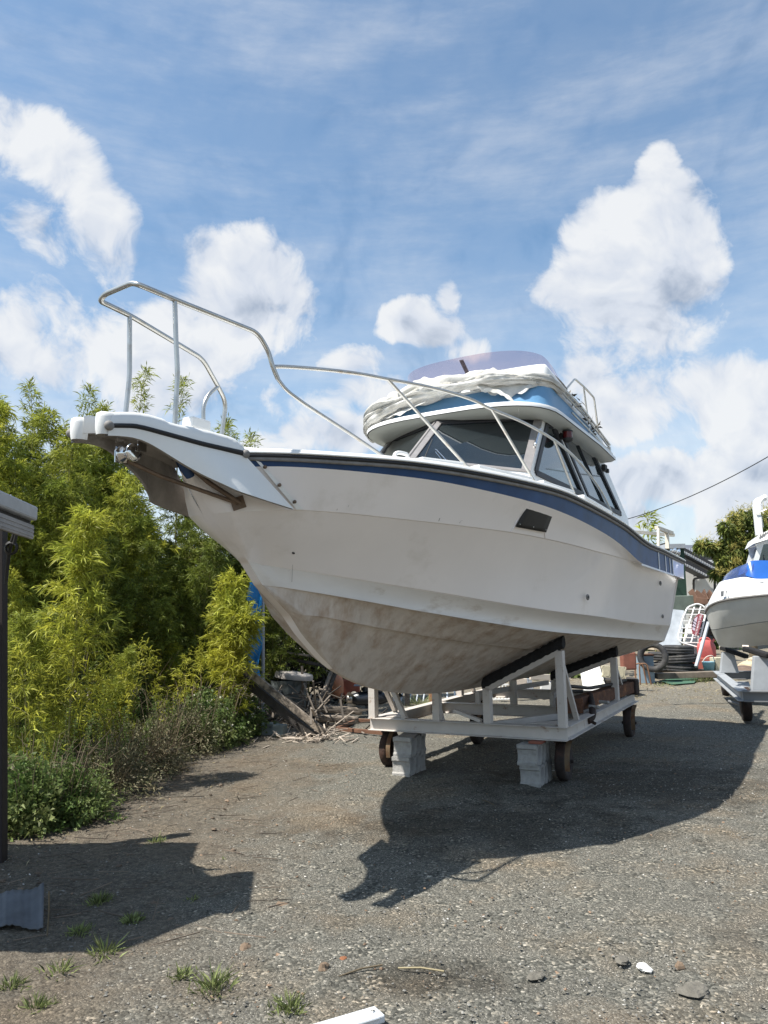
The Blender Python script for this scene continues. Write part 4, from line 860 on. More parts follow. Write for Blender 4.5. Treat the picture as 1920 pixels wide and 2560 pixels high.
def leaves(P, D, Ln, Wd, droop=.25):
    """diamond leaves: P bases, D unit directions"""
    n = len(P); D = D/np.linalg.norm(D, axis=1, keepdims=True)
    R_ = rng.standard_normal((n, 3)); Sd = np.cross(D, R_); Sd /= np.linalg.norm(Sd, axis=1, keepdims=True)
    Ln = np.asarray(Ln).reshape(-1, 1)*np.ones((n, 1)); Wd = np.asarray(Wd).reshape(-1, 1)*np.ones((n, 1))
    m_ = P+D*Ln*.42; tip = P+D*Ln; tip[:, 2] -= Ln[:, 0]*droop
    V = np.stack([P, m_+Sd*Wd/2, tip, m_-Sd*Wd/2], 1).reshape(-1, 3); return V
def quads(n): return np.arange(n*4).reshape(-1, 4)
def unit(a): return a/np.maximum(1e-9, np.linalg.norm(a, axis=-1, keepdims=True))
def bamboo(name, h, spread, nb, twigs, lpt, leaf=(.10, .013), z0=.15, lean=(.0, .0), mleaf=None, dens_pow=.7, clump=1, cr=.012, up=.55):
    """returns a thing: culm + foliage, feathery sprays of narrow leaves on rising branches"""
    Pl, Dl, Ll = [], [], []; cm = MB()
    for c in range(clump):
        hh = h*(1 if c == 0 else random.uniform(.65, .97)); a0 = random.uniform(0, 6.28); lx, ly = lean[0]+cos(a0)*.10*(c > 0)*1.2, lean[1]+sin(a0)*.10*(c > 0)*1.2; bx, by = (random.uniform(-.15, .15), random.uniform(-.15, .15)) if c else (0, 0)
        cur = lambda t: np.array([bx+lx*hh*t**1.8, by+ly*hh*t**1.8, hh*t*(1-.06*t*t)])
        cm.tube([cur(t) for t in np.linspace(0, 1, 12)], [cr*(1-.85*t) for t in np.linspace(0, 1, 12)], 5, caps=False)
        for b in range(nb):
            t = z0+(1-z0)*((b+random.random())/nb)**dens_pow; o_ = cur(min(1, t)); az = random.uniform(0, 6.28)
            Lb = spread*(1.05-t)**.65*random.uniform(.55, 1.1)*(1 if t > z0+.12 else .6); el = random.uniform(up-.25, up+.3); d = np.array([cos(az)*cos(el), sin(az)*cos(el), sin(el)])
            e_ = o_+d*Lb; e_[2] -= Lb*.18; cm.tube([o_, (o_+e_)/2+np.array([0, 0, Lb*.06]), e_], [cr*.28, cr*.2, cr*.08], 3, caps=False)
            for k in range(twigs):
                u = (k+.6)/twigs; p = o_*(1-u)+e_*u+np.array([0, 0, Lb*.12*4*u*(1-u)*.5]); td = unit(d+rng.standard_normal(3)*.55); tl = .16*random.uniform(.6, 1.2)*(1.15-.5*u)
                m_ = lpt; s = rng.random(m_)[:, None]; Pl.append(p+td*tl*s); Dl.append(unit(td*1.0+rng.standard_normal((m_, 3))*.62)); Ll.append(leaf[0]*rng.uniform(.55, 1.2, m_))
        m_ = 14; Pl.append(cur(1)+rng.standard_normal((m_, 3))*.02); Dl.append(unit(np.array([lx, ly, 1])+rng.standard_normal((m_, 3))*.4)); Ll.append(leaf[0]*rng.uniform(.6, 1.2, m_))
    P, D, Lq = np.concatenate(Pl), np.concatenate(Dl), np.concatenate(Ll)
    th = thing(name, None, None); V = leaves(P, D, Lq, Lq*leaf[1]/leaf[0]*1.0)
    npmesh('foliage', V, quads(len(P)), mleaf or BAM, th); cm.build('culm', CULM, th); return th
def put(o, x, y, rz=None, s=1., label=None, cat=None, group=None, z=0.):
    o.location = (x, y, z); o.rotation_euler = (0, 0, random.uniform(0, 6.28) if rz is None else rz); o.scale = (s, s, s); return tag(o, label, cat, group)
# tall bamboo thicket behind the bow
protos = [bamboo('bamboo', 4.6, 1.05, 58, 7, 12, leaf=(.125, .017), z0=.16, lean=(.10, .0), clump=3, mleaf=BAM), bamboo('bamboo', 4.9, 1.0, 58, 7, 12, leaf=(.125, .017), z0=.2, lean=(-.08, .05), clump=3, mleaf=BAM),
          bamboo('bamboo', 4.4, 1.1, 58, 7, 12, leaf=(.125, .017), z0=.2, lean=(.05, -.12), clump=3, mleaf=BAMY), bamboo('bamboo', 4.4, 1.1, 58, 7, 12, leaf=(.125, .017), z0=.2, lean=(.0, .08), clump=3, mleaf=BAMD)]
spots = [(-7.2, 11.6, .98), (-6.6, 10.6, .86), (-6.2, 12.2, 1.02), (-5.7, 11.1, .92), (-5.2, 12.6, 1.0), (-5.0, 10.6, .80), (-4.7, 11.6, .93), (-4.2, 12.8, .98), (-4.0, 11.0, .82), (-3.6, 12.0, .90), (-3.3, 13.0, .93), (-2.9, 11.6, .80), (-2.6, 12.8, .86), (-2.2, 13.6, .84), (-1.9, 12.7, .76),
         (-1.4, 13.8, .74), (-.8, 14.5, .72), (-6.0, 9.6, .72), (-5.2, 9.3, .66), (-4.6, 9.9, .70), (-7.6, 13.4, 1.05), (-6.4, 14.0, 1.05), (-5.0, 14.2, 1.02), (-3.8, 14.4, .98), (-2.8, 14.9, .92), (-4.3, 9.2, .52), (-3.2, 10.7, .62), (-6.9, 9.0, .75), (-.2, 15.2, .7), (-5.6, 10.1, .9), (-4.5, 10.4, .8), (-3.8, 10.1, .62), (-6.3, 11.4, .98), (-3.0, 12.3, .82), (-4.9, 12.0, .95)]
used = [0]*4
for i, (x, y, s) in enumerate(spots):
    k = 3 if (y > 13.2 or i % 7 == 3) else (2 if i % 4 == 1 else i % 2)
    if x > -3.4 and y < 13.1: k = 3
    o = protos[k] if not used[k] else copy_tree(protos[k]); used[k] = 1
    put(o, x, y, None, s*(1.17 if x < -4.4 else 1.03), 'tall feathery bamboo in the dense thicket behind the bow of the boat', 'bamboo', 'bamboos massed in the thicket behind the bow')
# far plumes seen over the deck
for i, (u, v, Y) in enumerate(((360, 925, 12), (462, 940, 12.3), (105, 955, 11.5), (30, 1010, 11.2), (235, 975, 12), (560, 1050, 12.8), (640, 1080, 13), (600, 1060, 13.4))):
    p = at(u, v, Y=Y)
    if i == 0: pl = bamboo('bamboo_shoot', 1.5, .30, 20, 4, 6, leaf=(.13, .016), z0=.15, lean=(.08, 0), mleaf=BAM, cr=.008, up=.8); o = pl
    else: o = copy_tree(pl)
    o.location = (p.x-.1, p.y, p.z-1.45); o.rotation_euler = (0, 0, i*1.3); q = 1.0; o.scale = (1, 1, 1)
    cu = MB(); cu.tube([(0, 0, -(p.z-1.45)), (0, 0, .05)], .012, 5, caps=False); cu.build('culm', CULM, o)
    tag(o, 'slender bamboo shoot rising above the thicket against the sky', 'bamboo', 'bamboo shoots rising above the thicket')
# bright plants in front
o = bamboo('yellow_bamboo', 2.75, .62, 70, 7, 12, leaf=(.115, .013), z0=.16, lean=(.03, .02), mleaf=BAMY, clump=1, cr=.012); p = at(165, 1985, z=0); put(o, p.x, p.y, 0, 1, 'tall bright yellow-green bamboo standing alone at the front left beside the shed', 'bamboo')
o = bamboo('yellow_bamboo', 1.75, .50, 46, 6, 12, leaf=(.10, .013), z0=.18, lean=(.05, .02), mleaf=BAMY, clump=3, cr=.010); p = at(555, 1850, z=0); put(o, p.x, p.y+.2, .4, 1.28, 'golden yellow bamboo bush growing right beside the bow of the boat', 'bamboo')
for (u, v, s, lb) in ((20, 2010, .8, 'low green bamboo at the far left edge behind the shed post'), (95, 1960, .85, 'bushy green bamboo left of the tall yellow one'), (270, 1930, .62, 'small green bamboo right of the tall yellow one'), (400, 1850, .72, 'small dark bamboo in front of the thicket shadow')):
    o = bamboo('small_bamboo', 2.1, .55, 50, 6, 12, leaf=(.11, .013), z0=.1, lean=(.04, .02), mleaf=BAM if u != 400 else BAMY, clump=2, cr=.009); p = at(u, v, z=0); put(o, p.x, p.y+.3, None, s, lb, 'bamboo', 'small bamboos at the edge of the yard')
def weed(h, n, mleaf, leaf=(.05, .014)):
    Pl, Dl = [], []; cm = MB()
    for c in range(n):
        a = random.uniform(0, 6.28); r = random.uniform(0, .25); l = random.uniform(.05, .28); hh = h*random.uniform(.6, 1); cur = lambda t: np.array([cos(a)*(r+l*t*t), sin(a)*(r+l*t*t), hh*t]); cm.tube([cur(t) for t in np.linspace(0, 1, 7)], [.006*(1-.7*t) for t in np.linspace(0, 1, 7)], 4, caps=False)
        t = rng.random(150)**.75; P = np.array([cur(x) for x in t]); az = rng.uniform(0, 6.28, 150); Pl.append(P); Dl.append(np.stack([np.cos(az), np.sin(az), .5+0*az], -1))
    P, D = np.concatenate(Pl), unit(np.concatenate(Dl)); th = thing('tall_weed', None, None); npmesh('foliage', leaves(P, D, leaf[0]*rng.uniform(.6, 1.4, len(P)), leaf[1]), quads(len(P)), mleaf, th); cm.build('stalk', STEM, th); return th
w0 = weed(1.45, 7, WEED)
for i, (u, v, s, lb) in enumerate(((345, 1830, 1.1, 'leafy upright weed with spiky stalks nearest the thicket shadow'), (290, 1850, .95, 'leafy upright weed left of the other stalks'), (230, 1880, .8, 'short leafy weed beside the small bamboo'), (450, 1815, .8, 'leafy weed growing among the vines right of the tall stalks'), (150, 2030, .62, 'green weed stalks in front of the tall yellow bamboo'), (245, 1990, .55, 'green weed stalks standing in the low dry brush'), (330, 1950, .6, 'green weed stalks standing in the twiggy dry bush'), (415, 1915, .6, 'green weed stalks at the edge of the brown dry mound'), (80, 2080, .5, 'short green weed stalks at the far left edge of the yard'), (520, 1890, .5, 'short green weed stalks in front of the dark vine mound'))):
    o = w0 if i == 0 else copy_tree(w0); p = at(u, v, z=0); put(o, p.x, p.y+.1, i*1.1, s, lb, 'weed', 'tall leafy weeds')
sp = None
for i, (u, v, s, lb) in enumerate(((215, 1975, 1.0, 'thin young bamboo sapling at the foot of the tall yellow bamboo'), (310, 1935, .85, 'thin young bamboo sapling among the dry brush'), (365, 1900, 1.05, 'thin young bamboo sapling rising from the leafy mound'), (430, 1885, .9, 'thin young bamboo sapling above the vine mound'), (490, 1860, 1.0, 'thin young bamboo sapling left of the golden bamboo bush'), (60, 2040, 1.1, 'thin young bamboo sapling nearest the shed post'))):
    if sp is None: sp = bamboo('bamboo_sapling', 1.25, .32, 20, 4, 7, leaf=(.085, .011), z0=.12, lean=(.12, .04), mleaf=BAMY, cr=.006, up=.7); o = sp
    else: o = copy_tree(sp)
    p = at(u, v, z=0); put(o, p.x, p.y+.15, i*1.9, s, lb, 'bamboo', 'thin bamboo saplings along the yard edge')
def shrub(name, rx, ry, h, n, leaf, mleaf, flowers=0, twig=0, mstem=STEM):
    th = thing(name, None, None); u = unit(rng.standard_normal((n, 3))); u[:, 2] = np.abs(u[:, 2]); rr = (.45+.55*rng.random(n)**.5)[:, None]
    nz = np.array([mnoise.noise(Vector(v*2.3))+.6*mnoise.noise(Vector(v*5.1)) for v in u])[:, None]
    P = u*rr*(1+.55*nz)*np.array([rx, ry, h]); P[:, 2] = np.maximum(P[:, 2], .01); D = unit(u+rng.standard_normal((n, 3))*.8+np.array([0, 0, .25]))
    npmesh('foliage', leaves(P, D, leaf[0]*rng.uniform(.5, 1.3, n), leaf[1]*rng.uniform(.7, 1.2, n), .3), quads(n), mleaf, th)
    q = MB()
    for k in range(12+twig):
        v = u[k]; q.tube([(0, 0, 0), v*np.array([rx, ry, h])*.5+rng.standard_normal(3)*.05, v*np.array([rx, ry, h])*(1.0+(.25 if k >= 12 else 0))], [.008, .005, .002], 4, caps=False)
    for k in range(26):
        a = random.uniform(0, 6.28); r = random.random()**.5; b0 = np.array([cos(a)*rx*r*.8, sin(a)*ry*r*.8, h*.4]); q.tube([b0, b0+np.array([cos(a)*.12, sin(a)*.12, h*random.uniform(.5, 1.05)]), b0+np.array([cos(a)*.28, sin(a)*.28, h*random.uniform(.5, 1.2)])], [.004, .003, .0015], 3, caps=False)
    q.build('stem', mstem, th)
    if flowers:
        k = flowers; fu = u[:k]; FP = fu*np.array([rx, ry, h])*(.98+.45*nz[:k]*1.0); npmesh('flowers', leaves(np.repeat(FP, 4, 0)+rng.standard_normal((k*4, 3))*.012, unit(rng.standard_normal((k*4, 3))), .032, .022, 0), quads(k*4), FLW, th)['kind'] = 'stuff'
    return th
FLW = mat('white_flowers', (.62, .60, .50), .8, var=.1)
for (u, v, rx, ry, h, n, lf_, mt_, fl_, tw, lb, nm) in (
    (575, 1850, .42, .45, .55, 5200, (.045, .030), SHRUB, 60, 0, 'rounded green bush dotted with white flowers nearest the weathered plank', 'flowering_bush'),
    (500, 1880, .45, .5, .62, 6000, (.05, .032), SHRUB, 30, 0, 'dense dark green vine mound left of the flowering bush', 'vine_mound'),
    (420, 1905, .45, .5, .55, 5200, (.04, .018), DRY, 0, 30, 'brownish dry brush mound between the vines and the yard', 'dry_bush'),
    (330, 1950, .5, .45, .50, 5200, (.045, .014), DRY, 0, 40, 'brown twiggy dry bush spilling onto the gravel', 'dry_bush'),
    (235, 2000, .5, .4, .42, 5000, (.045, .012), DRY, 0, 40, 'low greyish dry brush in front of the tall yellow bamboo', 'dry_bush'),
    (110, 2075, .45, .4, .40, 5000, (.05, .02), SHRUB, 0, 10, 'low green weeds in front of the bushy bamboo', 'low_bush'),
    (20, 2095, .4, .4, .45, 4500, (.06, .03), SHRUB, 0, 0, 'green leafy weeds beside the foot of the shed post', 'low_bush'),
    (395, 1800, .5, .5, .75, 6000, (.055, .03), SHRUB, 0, 0, 'tall green vine heap under the thicket shadow', 'vine_mound'),
    (60, 1900, .8, .6, .9, 8000, (.06, .022), WEED, 0, 0, 'large leafy green mound at the far left', 'leafy_mound'),
    (270, 1870, .7, .5, .75, 8000, (.055, .02), WEED, 0, 10, 'grey-green leafy mound around the weed stalks', 'leafy_mound'),
    (480, 1790, .6, .5, .8, 7000, (.055, .026), SHRUB, 0, 0, 'dark green leafy heap at the foot of the golden bamboo', 'leafy_mound')):
    o = shrub(nm, rx, ry, h, n, lf_, mt_, fl_, tw); p = at(u, v, z=0); put(o, p.x, p.y+ry*.8, random.uniform(0, 6), 1, lb, 'bush')
# grass tufts in the yard
def tuft(h, n, mleaf, spread=.12):
    a = rng.uniform(0, 6.28, n); r = np.abs(rng.standard_normal(n))*spread*.8; P = np.stack([np.cos(a)*r, np.sin(a)*r, 0*a], -1); D = unit(np.stack([np.cos(a)*.5, np.sin(a)*.5, 1+0*a], -1)+rng.standard_normal((n, 3))*.42); L_ = h*rng.uniform(.25, 1.25, n)*(1-.4*r/max(spread, .01))
    return leaves(P, D, L_, .006+.002*rng.random(n), .18), quads(n)
tufts = ((262, 2385, .14, 80, 'grass tuft at the edge of the shed shadow'), (530, 2470, .15, 120, 'upright grass tuft nearest the middle of the foreground'), (725, 2520, .11, 130, 'spreading grass tuft near the white metal strip'), (90, 2520, .09, 120, 'low grass patch in the lower left corner'), (30, 2470, .09, 120, 'small grass patch at the left edge of the foreground'), (150, 2430, .12, 60, 'tiny green tuft beside the grey sheet'), (390, 2105, .10, 80, 'tiny grass sprig on the bare gravel strip'), (330, 2300, .07, 200, 'flat weed patch inside the shed shadow'), (250, 2255, .09, 220, 'broad weed patch in the shed shadow'), (480, 2250, .06, 50, 'small sprig near the tip of the shed shadow'), (560, 2150, .05, 30, 'single sprig on the rounded shadow tip'), (700, 1845, .10, 150, 'dry tuft beside the foot of the weathered plank'), (200, 2330, .08, 150, 'weed patch near the dry stick'), (455, 2440, .08, 90, 'small weed left of the upright grass tuft'))
for u, v, h, n, lb in tufts:
    V, Fq = tuft(h, n, GRASS, .03+h*.3); o = npmesh('grass_tuft', V, Fq, GRASS if u != 700 else DRYG); p = at(u, v, z=0); o.location = (p.x, p.y, -.01); tag(o, lb, 'grass tuft', 'small grass tufts in the yard')
n = 2600; X = rng.uniform(-4.2, -.6, n); Y = rng.uniform(5.2, 11.5, n); k = (X < -1.9+(Y-6.5)*.12-.4+.5*rng.standard_normal(n)*.5) ; X, Y = X[k], Y[k]; n = len(X)
P = np.stack([X, Y, 0*X], -1); D = unit(np.stack([rng.standard_normal(n), rng.standard_normal(n), .35+rng.random(n)*.6], -1)); o = npmesh('leaf_litter', leaves(P, D, rng.uniform(.03, .10, n), rng.uniform(.004, .012, n), .3), quads(n), DRYG); tag(o, 'dry stalks and litter along the edge of the plants', None, kind='stuff')
n = 2600; X = rng.uniform(4, 12, n); Y = rng.uniform(13.5, 19, n); P = np.stack([X, Y, 0*X], -1); D = unit(np.stack([rng.standard_normal(n), rng.standard_normal(n), .25+rng.random(n)*.4], -1)); o = npmesh('straw_litter', leaves(P, D, rng.uniform(.04, .14, n), rng.uniform(.006, .014, n), .3), quads(n), DRYG); tag(o, 'pale straw and dry litter over the far gravel', None, kind='stuff')

# ================================================================== LEFT: SHED ROOF, SHEET
GREYP = mat('grey_painted_aluminium', (.36, .38, .41), .5, var=.12, vscale=12); DWOOD = mat('dark_stained_wood', (.014, .009, .008), .7, var=.4, vscale=12, stretch=(8, 8, .6))
shed = thing('shed', 'corner of a grey-edged open shed roof on a dark post at the left edge', 'shed', (0, 0, 0))
q = MB(); a, b_ = Vector((-2.0, 3.85, 2.20)), Vector((-2.085, 4.5, 2.20)); q.beam(a, b_, .07, .085); q.build('gutter', GREYP, shed, bevel=.012)
q = MB()
for k in range(7): q.beam(a+Vector((.01, 0, -.075-.0115*k)), b_+Vector((.005, 0, -.075-.0115*k)), .02+.006*(k % 2), .011)
q.build('corrugated_edge', mat('weathered_grey_panel', (.30, .30, .31), .8, var=.2), shed)
q = MB(); q.slab([(-2.04, 3.9, 2.19), (-2.1, 4.48, 2.19), (-2.3, 4.42, 2.21), (-2.5, 4.7, 2.22), (-2.56, 5.14, 2.23), (-4.6, 5.25, 2.45), (-4.6, 3.3, 2.45), (-2.5, 3.38, 2.23)], (0, 0, 1), .02); q.beam(a+Vector((-.03, 0, -.06)), b_+Vector((-.03, -.0, -.06)), .05, .15); q.build('roof', mat('dark_roof_underside', (.05, .05, .05), .8), shed)
q = MB(); pz = at(2, 2150, z=0); pt_ = at(2, 1330, Y=pz.y); q.beam((pz.x-.015, pz.y, -.02), (pt_.x-.015, pt_.y, 2.24), .085, .08, up=(0, 1, 0)); q.build('post', DWOOD, shed)
q = MB(); q.tube([at(38, 1326, Y=4.6), at(28, 1360, Y=4.6), at(22, 1385, Y=4.65), at(14, 1460, Y=4.7)], .012, 6); q.tube([at(43, 1326, Y=4.6), at(34, 1362, Y=4.6)], .012, 6); q.lathe([(.03, -.012), (.045, 0), (.03, .012)], at(28, 1370, Y=4.6), (0, 1, 0), 14); q.build('pulley_cable', BLACK, shed)
q = MB(); q.tube([at(0, 1275, Y=4.15), at(24, 1242, Y=4.2), at(27, 1238, Y=4.3)], .004, 5); q.build('tie_wire', GREYP, shed)
sh_ = MB(); rws = []
for i in range(9):
    t = i/8; rws.append([at(-60+168*s_*(1-.0*t), 2316-80*t+6*sin(s_*9), Y=4.15+.32*t)+Vector((0, 0, .07*s_**3*t+.004*sin(s_*60))) for s_ in [k/24 for k in range(25)]])
sh_.grid(rws, 0, True); o = sh_.build('plastic_sheet', mat('grey_ribbed_plastic', (.10, .105, .115), .7, var=.4, vscale=5)); md = o.modifiers.new('thickness', 'SOLIDIFY'); md.thickness = .006; tag(o, 'warped grey ribbed plastic sheet lying at the left edge of the foreground', 'plastic sheet')
q = MB(); p0, p1 = at(700, 2610, z=.03), at(950, 2535, z=.03); q.beam(p0, p1, .085, .03); q.beam(p0+Vector((0, -.05, .014)), p1+Vector((0, -.05, .014)), .02, .012); o = q.build('metal_strip', mat('white_painted_metal', (.62, .64, .66), .35, var=.06), bevel=.006); tag(o, 'end of a white painted metal strip at the bottom edge of the foreground', 'metal strip')
q2 = MB(); d_ = (p1-p0).normalized(); q2.lathe([(.009, 0), (.008, .004), (0, .005)], p1-d_*.03+Vector((0, 0, .015)), (0, 0, 1), 10); q2.build('screw', STEEL, o)
def rock(u, v, r, m, lb, nm='stone', cat='stone', flat=.55, z=0):
    q = MB(); q.blob((0, 0, 0), (r, r*.75, r*flat), 9, 6, jit=.22); o = q.build(nm, m); p = at(u, v, z=0); o.location = (p.x, p.y, r*flat*.12); o.rotation_euler = (0, 0, random.uniform(0, 6)); tag(o, lb, cat); return o
WH = mat('white_plaster_chunk', (.75, .74, .70), .9, var=.1); BR = mat('brown_stone', (.17, .12, .08), .9, var=.3); GS = mat('flat_grey_stone', (.13, .12, .10), .95, var=.35, vscale=20, bump=.5, bscale=60); OR = mat('orange_rust_patch', (.22, .09, .04), .95, var=.2)
rock(1610, 2420, .042, WH, 'bright white plaster chunk on the gravel at lower right', 'plaster_chunk', 'plaster chunk', .3)
rock(810, 2423, .03, BR, 'small angular brown stone beside the thin stick in the foreground', flat=.8); rock(613, 2370, .035, BR, 'brownish wedge-shaped stone left of centre in the foreground', flat=.5); rock(1738, 2478, .075, GS, 'wide flat grey stone sunk in the gravel at lower right', flat=.22)
rock(1340, 2440, .045, GS, 'flat brown-grey stone sunk in the gravel near the middle of the foreground', flat=.2); rock(1555, 2400, .045, GS, 'small flat stone left of the white plaster chunk', flat=.25); rock(702, 2262, .05, BR, 'flat tan stone above the shadow of the pulpit', flat=.2); rock(858, 2395, .022, OR, 'orange rusty crumb on the gravel', 'rust_crumb', 'rust flake', .15); rock(1700, 2418, .028, BR, 'small brown stone right of the white plaster chunk', flat=.7); rock(623, 2285, .022, GS, 'small grey pebble above the shadow gap', flat=.7)
for i, (u, v, r) in enumerate(((1119, 1942, .035), (1146, 1922, .02), (1113, 1907, .03), (1136, 1913, .022), (1271, 1938, .02), (1034, 1944, .035), (1383, 1926, .018), (1452, 1875, .02), (1175, 1935, .016))):
    c_ = rock(u, v, r, mat('paint_flake', (.5, .49, .46), .9) if i == 0 else FLK, 'pale paint flake lying in the shade between the block stacks', 'paint_flake', 'paint flake', .12); c_['group'] = 'paint flakes under the cradle'; FLK = c_.data.materials[0]
for (u0, v0, u1, v1, lb) in ((848, 2441, 956, 2412, 'thin dark stick on the gravel in the foreground'), (995, 2420, 1110, 2428, 'pale straight straw on the gravel in the foreground'), (118, 2340, 116, 2225, 'dry upright stalk beside the plastic sheet'), (1205, 2000, 1235, 2012, 'short twig in the boat shadow')):
    q = MB(); a = at(u0, v0, z=.008); b_ = at(u1, v1, z=.010) if u0 != 118 else Vector((a.x, a.y, .22)); q.tube([a, (a+b_)/2+Vector((0, .01, .004)), b_], .004, 5); o = q.build('stick', STEM if u0 != 995 else DRYG); tag(o, lb, 'stick')

q = MB()
for k in range(900):
    x, y = random.uniform(-3.2, .1), random.uniform(4.0, 9.5)
    if random.random() < (x+2.6)*.45: continue
    c = Vector((x, y, random.uniform(.002, .02))); d = Vector((random.gauss(1, .8), random.gauss(0, .6), random.gauss(0, .12))).normalized()*random.uniform(.015, .13)
    w_ = random.uniform(.0015, .005); q.beam(c-d, c+d, w_, w_)
tag(q.build('twig_litter', mat('grey_brown_twigs', (.13, .10, .075), .9, var=.3, island=.7)), 'broken twigs and stalks strewn over the soil on the left', None, kind='stuff')
q = MB()
for k in range(500):
    x, y = random.uniform(-3.2, .6), random.uniform(4.0, 10.5)
    if random.random() < (x+2.4)*.4: continue
    r = random.uniform(.006, .028)*random.random()**.5; q.blob((x, y, r*.1), (r, r*random.uniform(.6, 1), r*.5), 7, 4, jit=.3)
tag(q.build('soil_clods', mat('brown_clods', (.12, .09, .065), .95, var=.3, island=.5)), 'brown soil clods and crumbs along the planted edge', None, kind='stuff')

# ================================================================== LEFT REAR: JUNK BY THE BOW
WOODW = mat('weathered_plank', (.30, .25, .20), .9, var=.35, vscale=10, col2=(.10, .085, .07), c2lo=.45, c2hi=.6, c2scale=12, bump=.4, stretch=(1, 1, 1)); WOODD = mat('charred_dark_wood', (.045, .04, .036), .9, var=.5, bump=.5)
def wbeam(nm, lb, cat, u0, v0, Y0, u1, v1, Y1, w, h, m, bev=.004, group=None):
    q = MB(); q.beam(at(u0, v0, Y=Y0), at(u1, v1, Y=Y1), w, h); o = q.build(nm, m, bevel=bev); return tag(o, lb, cat, group)
wbeam('plank', 'long pale weathered plank leaning down towards the cradle', 'plank', 565, 1635, 10.6, 815, 1835, 10.3, .05, .09, WOODW)
wbeam('plank', 'dark weathered plank lying against the pale leaning one', 'plank', 600, 1690, 10.7, 800, 1855, 10.35, .06, .12, WOODD)
q = MB()
for k in range(170):
    c = at(700+random.gauss(80, 45), 1850, z=0); c = Vector((c.x, c.y+random.gauss(.15, .25), random.uniform(.0, .07))); d = Vector((random.gauss(0, 1), random.gauss(0, 1), random.gauss(0, .25))).normalized()*random.uniform(.03, .16); q.beam(c-d, c+d, random.uniform(.006, .02), random.uniform(.004, .014))
o = q.build('rubble', mat('pale_rubble', (.42, .36, .30), .95, var=.3, island=.5)); tag(o, 'heap of pale rubble and splinters at the foot of the planks', None, kind='stuff')
q = MB()
for k in range(230):
    c = at(random.gauss(730, 55), 1800, z=0); c = Vector((c.x, random.gauss(12.1, .7), abs(random.gauss(0, .22)))); c.x = c.y*(random.gauss(735, 55)-960)/F; d = Vector((random.gauss(0, 1), random.gauss(0, .7), random.gauss(0, .5))).normalized()*random.uniform(.05, .42); q.beam(c-d, c+d, random.uniform(.008, .04), random.uniform(.006, .02))
tag(q.build('scrap_wood', mat('tangled_scrap_wood', (.16, .135, .11), .9, var=.4, island=.8)), 'tangle of broken sticks and scrap wood around the drum', None, kind='stuff')
tub = thing('metal_drum', 'dented dark grey-green drum with a pale lid standing behind the leaning plank', 'drum', tuple(at(722, 1768, Y=12.6)))
q = MB(); q.lathe([(0, 0), (.27, 0), (.27, .02), (.26, .05), (.28, .30), (.29, .55), (.30, .60)], n=28); q.build('drum_body', mat('dark_galvanised_drum', (.13, .15, .15), .6, metal=.3, var=.5, vscale=7, col2=(.05, .06, .06), c2lo=.5, c2hi=.6), tub); q = MB(); q.lathe([(.31, .60), (.31, .66), (.29, .69), (0, .72)], n=28); q.build('lid', mat('pale_dirty_lid', (.38, .35, .32), .7, var=.3), tub, rot=(.0, .13, 0), loc=(0, 0, .02))
tub.location.z = 0
wbeam('plank', 'grey board stacked on top behind the drum', 'plank', 690, 1640, 12.9, 825, 1668, 13.3, .28, .05, WOODD); wbeam('plank', 'pale thin board resting above the drum', 'plank', 690, 1628, 12.8, 780, 1640, 13.0, .2, .03, WOODW)
wbeam('timber', 'round grey timber on the ground beside the drum', 'timber', 785, 1770, 12.2, 905, 1778, 12.4, .13, .11, WOODW, .03); wbeam('timber', 'nearest grey timber on the ground beside the drum', 'timber', 790, 1795, 11.6, 895, 1800, 11.8, .13, .10, WOODW, .03)
wbeam('timber', 'thin timber propped up behind the grey timbers', 'timber', 800, 1755, 12.6, 828, 1680, 12.9, .05, .05, WOODW); wbeam('timber', 'second thin timber propped beside the first', 'timber', 812, 1758, 12.6, 838, 1685, 12.9, .04, .05, WOODD)
q = MB(); c0 = at(620, 1560, Y=14.2)
for k in range(2600):
    q_ = np.array([random.gauss(-1.6, .8), 14.6+random.gauss(0, .25), abs(random.gauss(.9, .7))]); d = rng.standard_normal(3)*.09; e_ = rng.standard_normal(3)*.05; q.add([q_, q_+d, q_+e_], [(0, 1, 2)])
o = q.build('net_heap', mat('black_netting', (.012, .014, .014), .9, var=.4, island=.6)); tag(o, 'dark heap of old black netting in the shade behind the drum', 'netting', kind='stuff')
bp_ = thing('blue_tarp_pole', 'bright blue tarpaulin strip hanging on a pole beside the bow', 'tarp', tuple(at(640, 1700, Y=11.8)))
bp_.location.z = 0; BLUE = mat('bright_blue_tarp', (.02, .23, .55), .45, var=.25, vscale=5)
q = MB(); rws = []
for i in range(14):
    t = i/13; z = 2.35-1.75*t; rws.append([(-.13+.20*s_+.03*sin(i*1.3+s_*3), .05*sin(s_*7+i), z) for s_ in [k/7 for k in range(8)]])
q.grid(rws, 0, True); o = q.build('tarp_strip', BLUE, bp_); md = o.modifiers.new('t', 'SOLIDIFY'); md.thickness = .004; q = MB(); q.tube([(.1, .06, 0), (.09, .06, 2.4)], .025, 8); q.build('pole', GREYP, bp_)
wbeam('blue_board', 'faded light blue board low behind the golden bamboo', 'board', 630, 1560, 12.0, 622, 1640, 11.9, .25, .03, SKYBLUE)
for u, v, r, lb in ((668, 1838, 12, 'grey concrete lump nearest the flowering bush'), (700, 1842, -20, 'grey concrete lump under the leaning plank')):
    q = MB(); q.box((0, 0, .08), (.17, .14, .17)); o = q.build('concrete_lump', mat('lump_concrete', (.22, .25, .24), .95, var=.35), bevel=.02, rot=(0, 0, radians(r))); p = at(u, v, z=0); o.location = (p.x, p.y, 0); tag(o, lb, 'concrete')
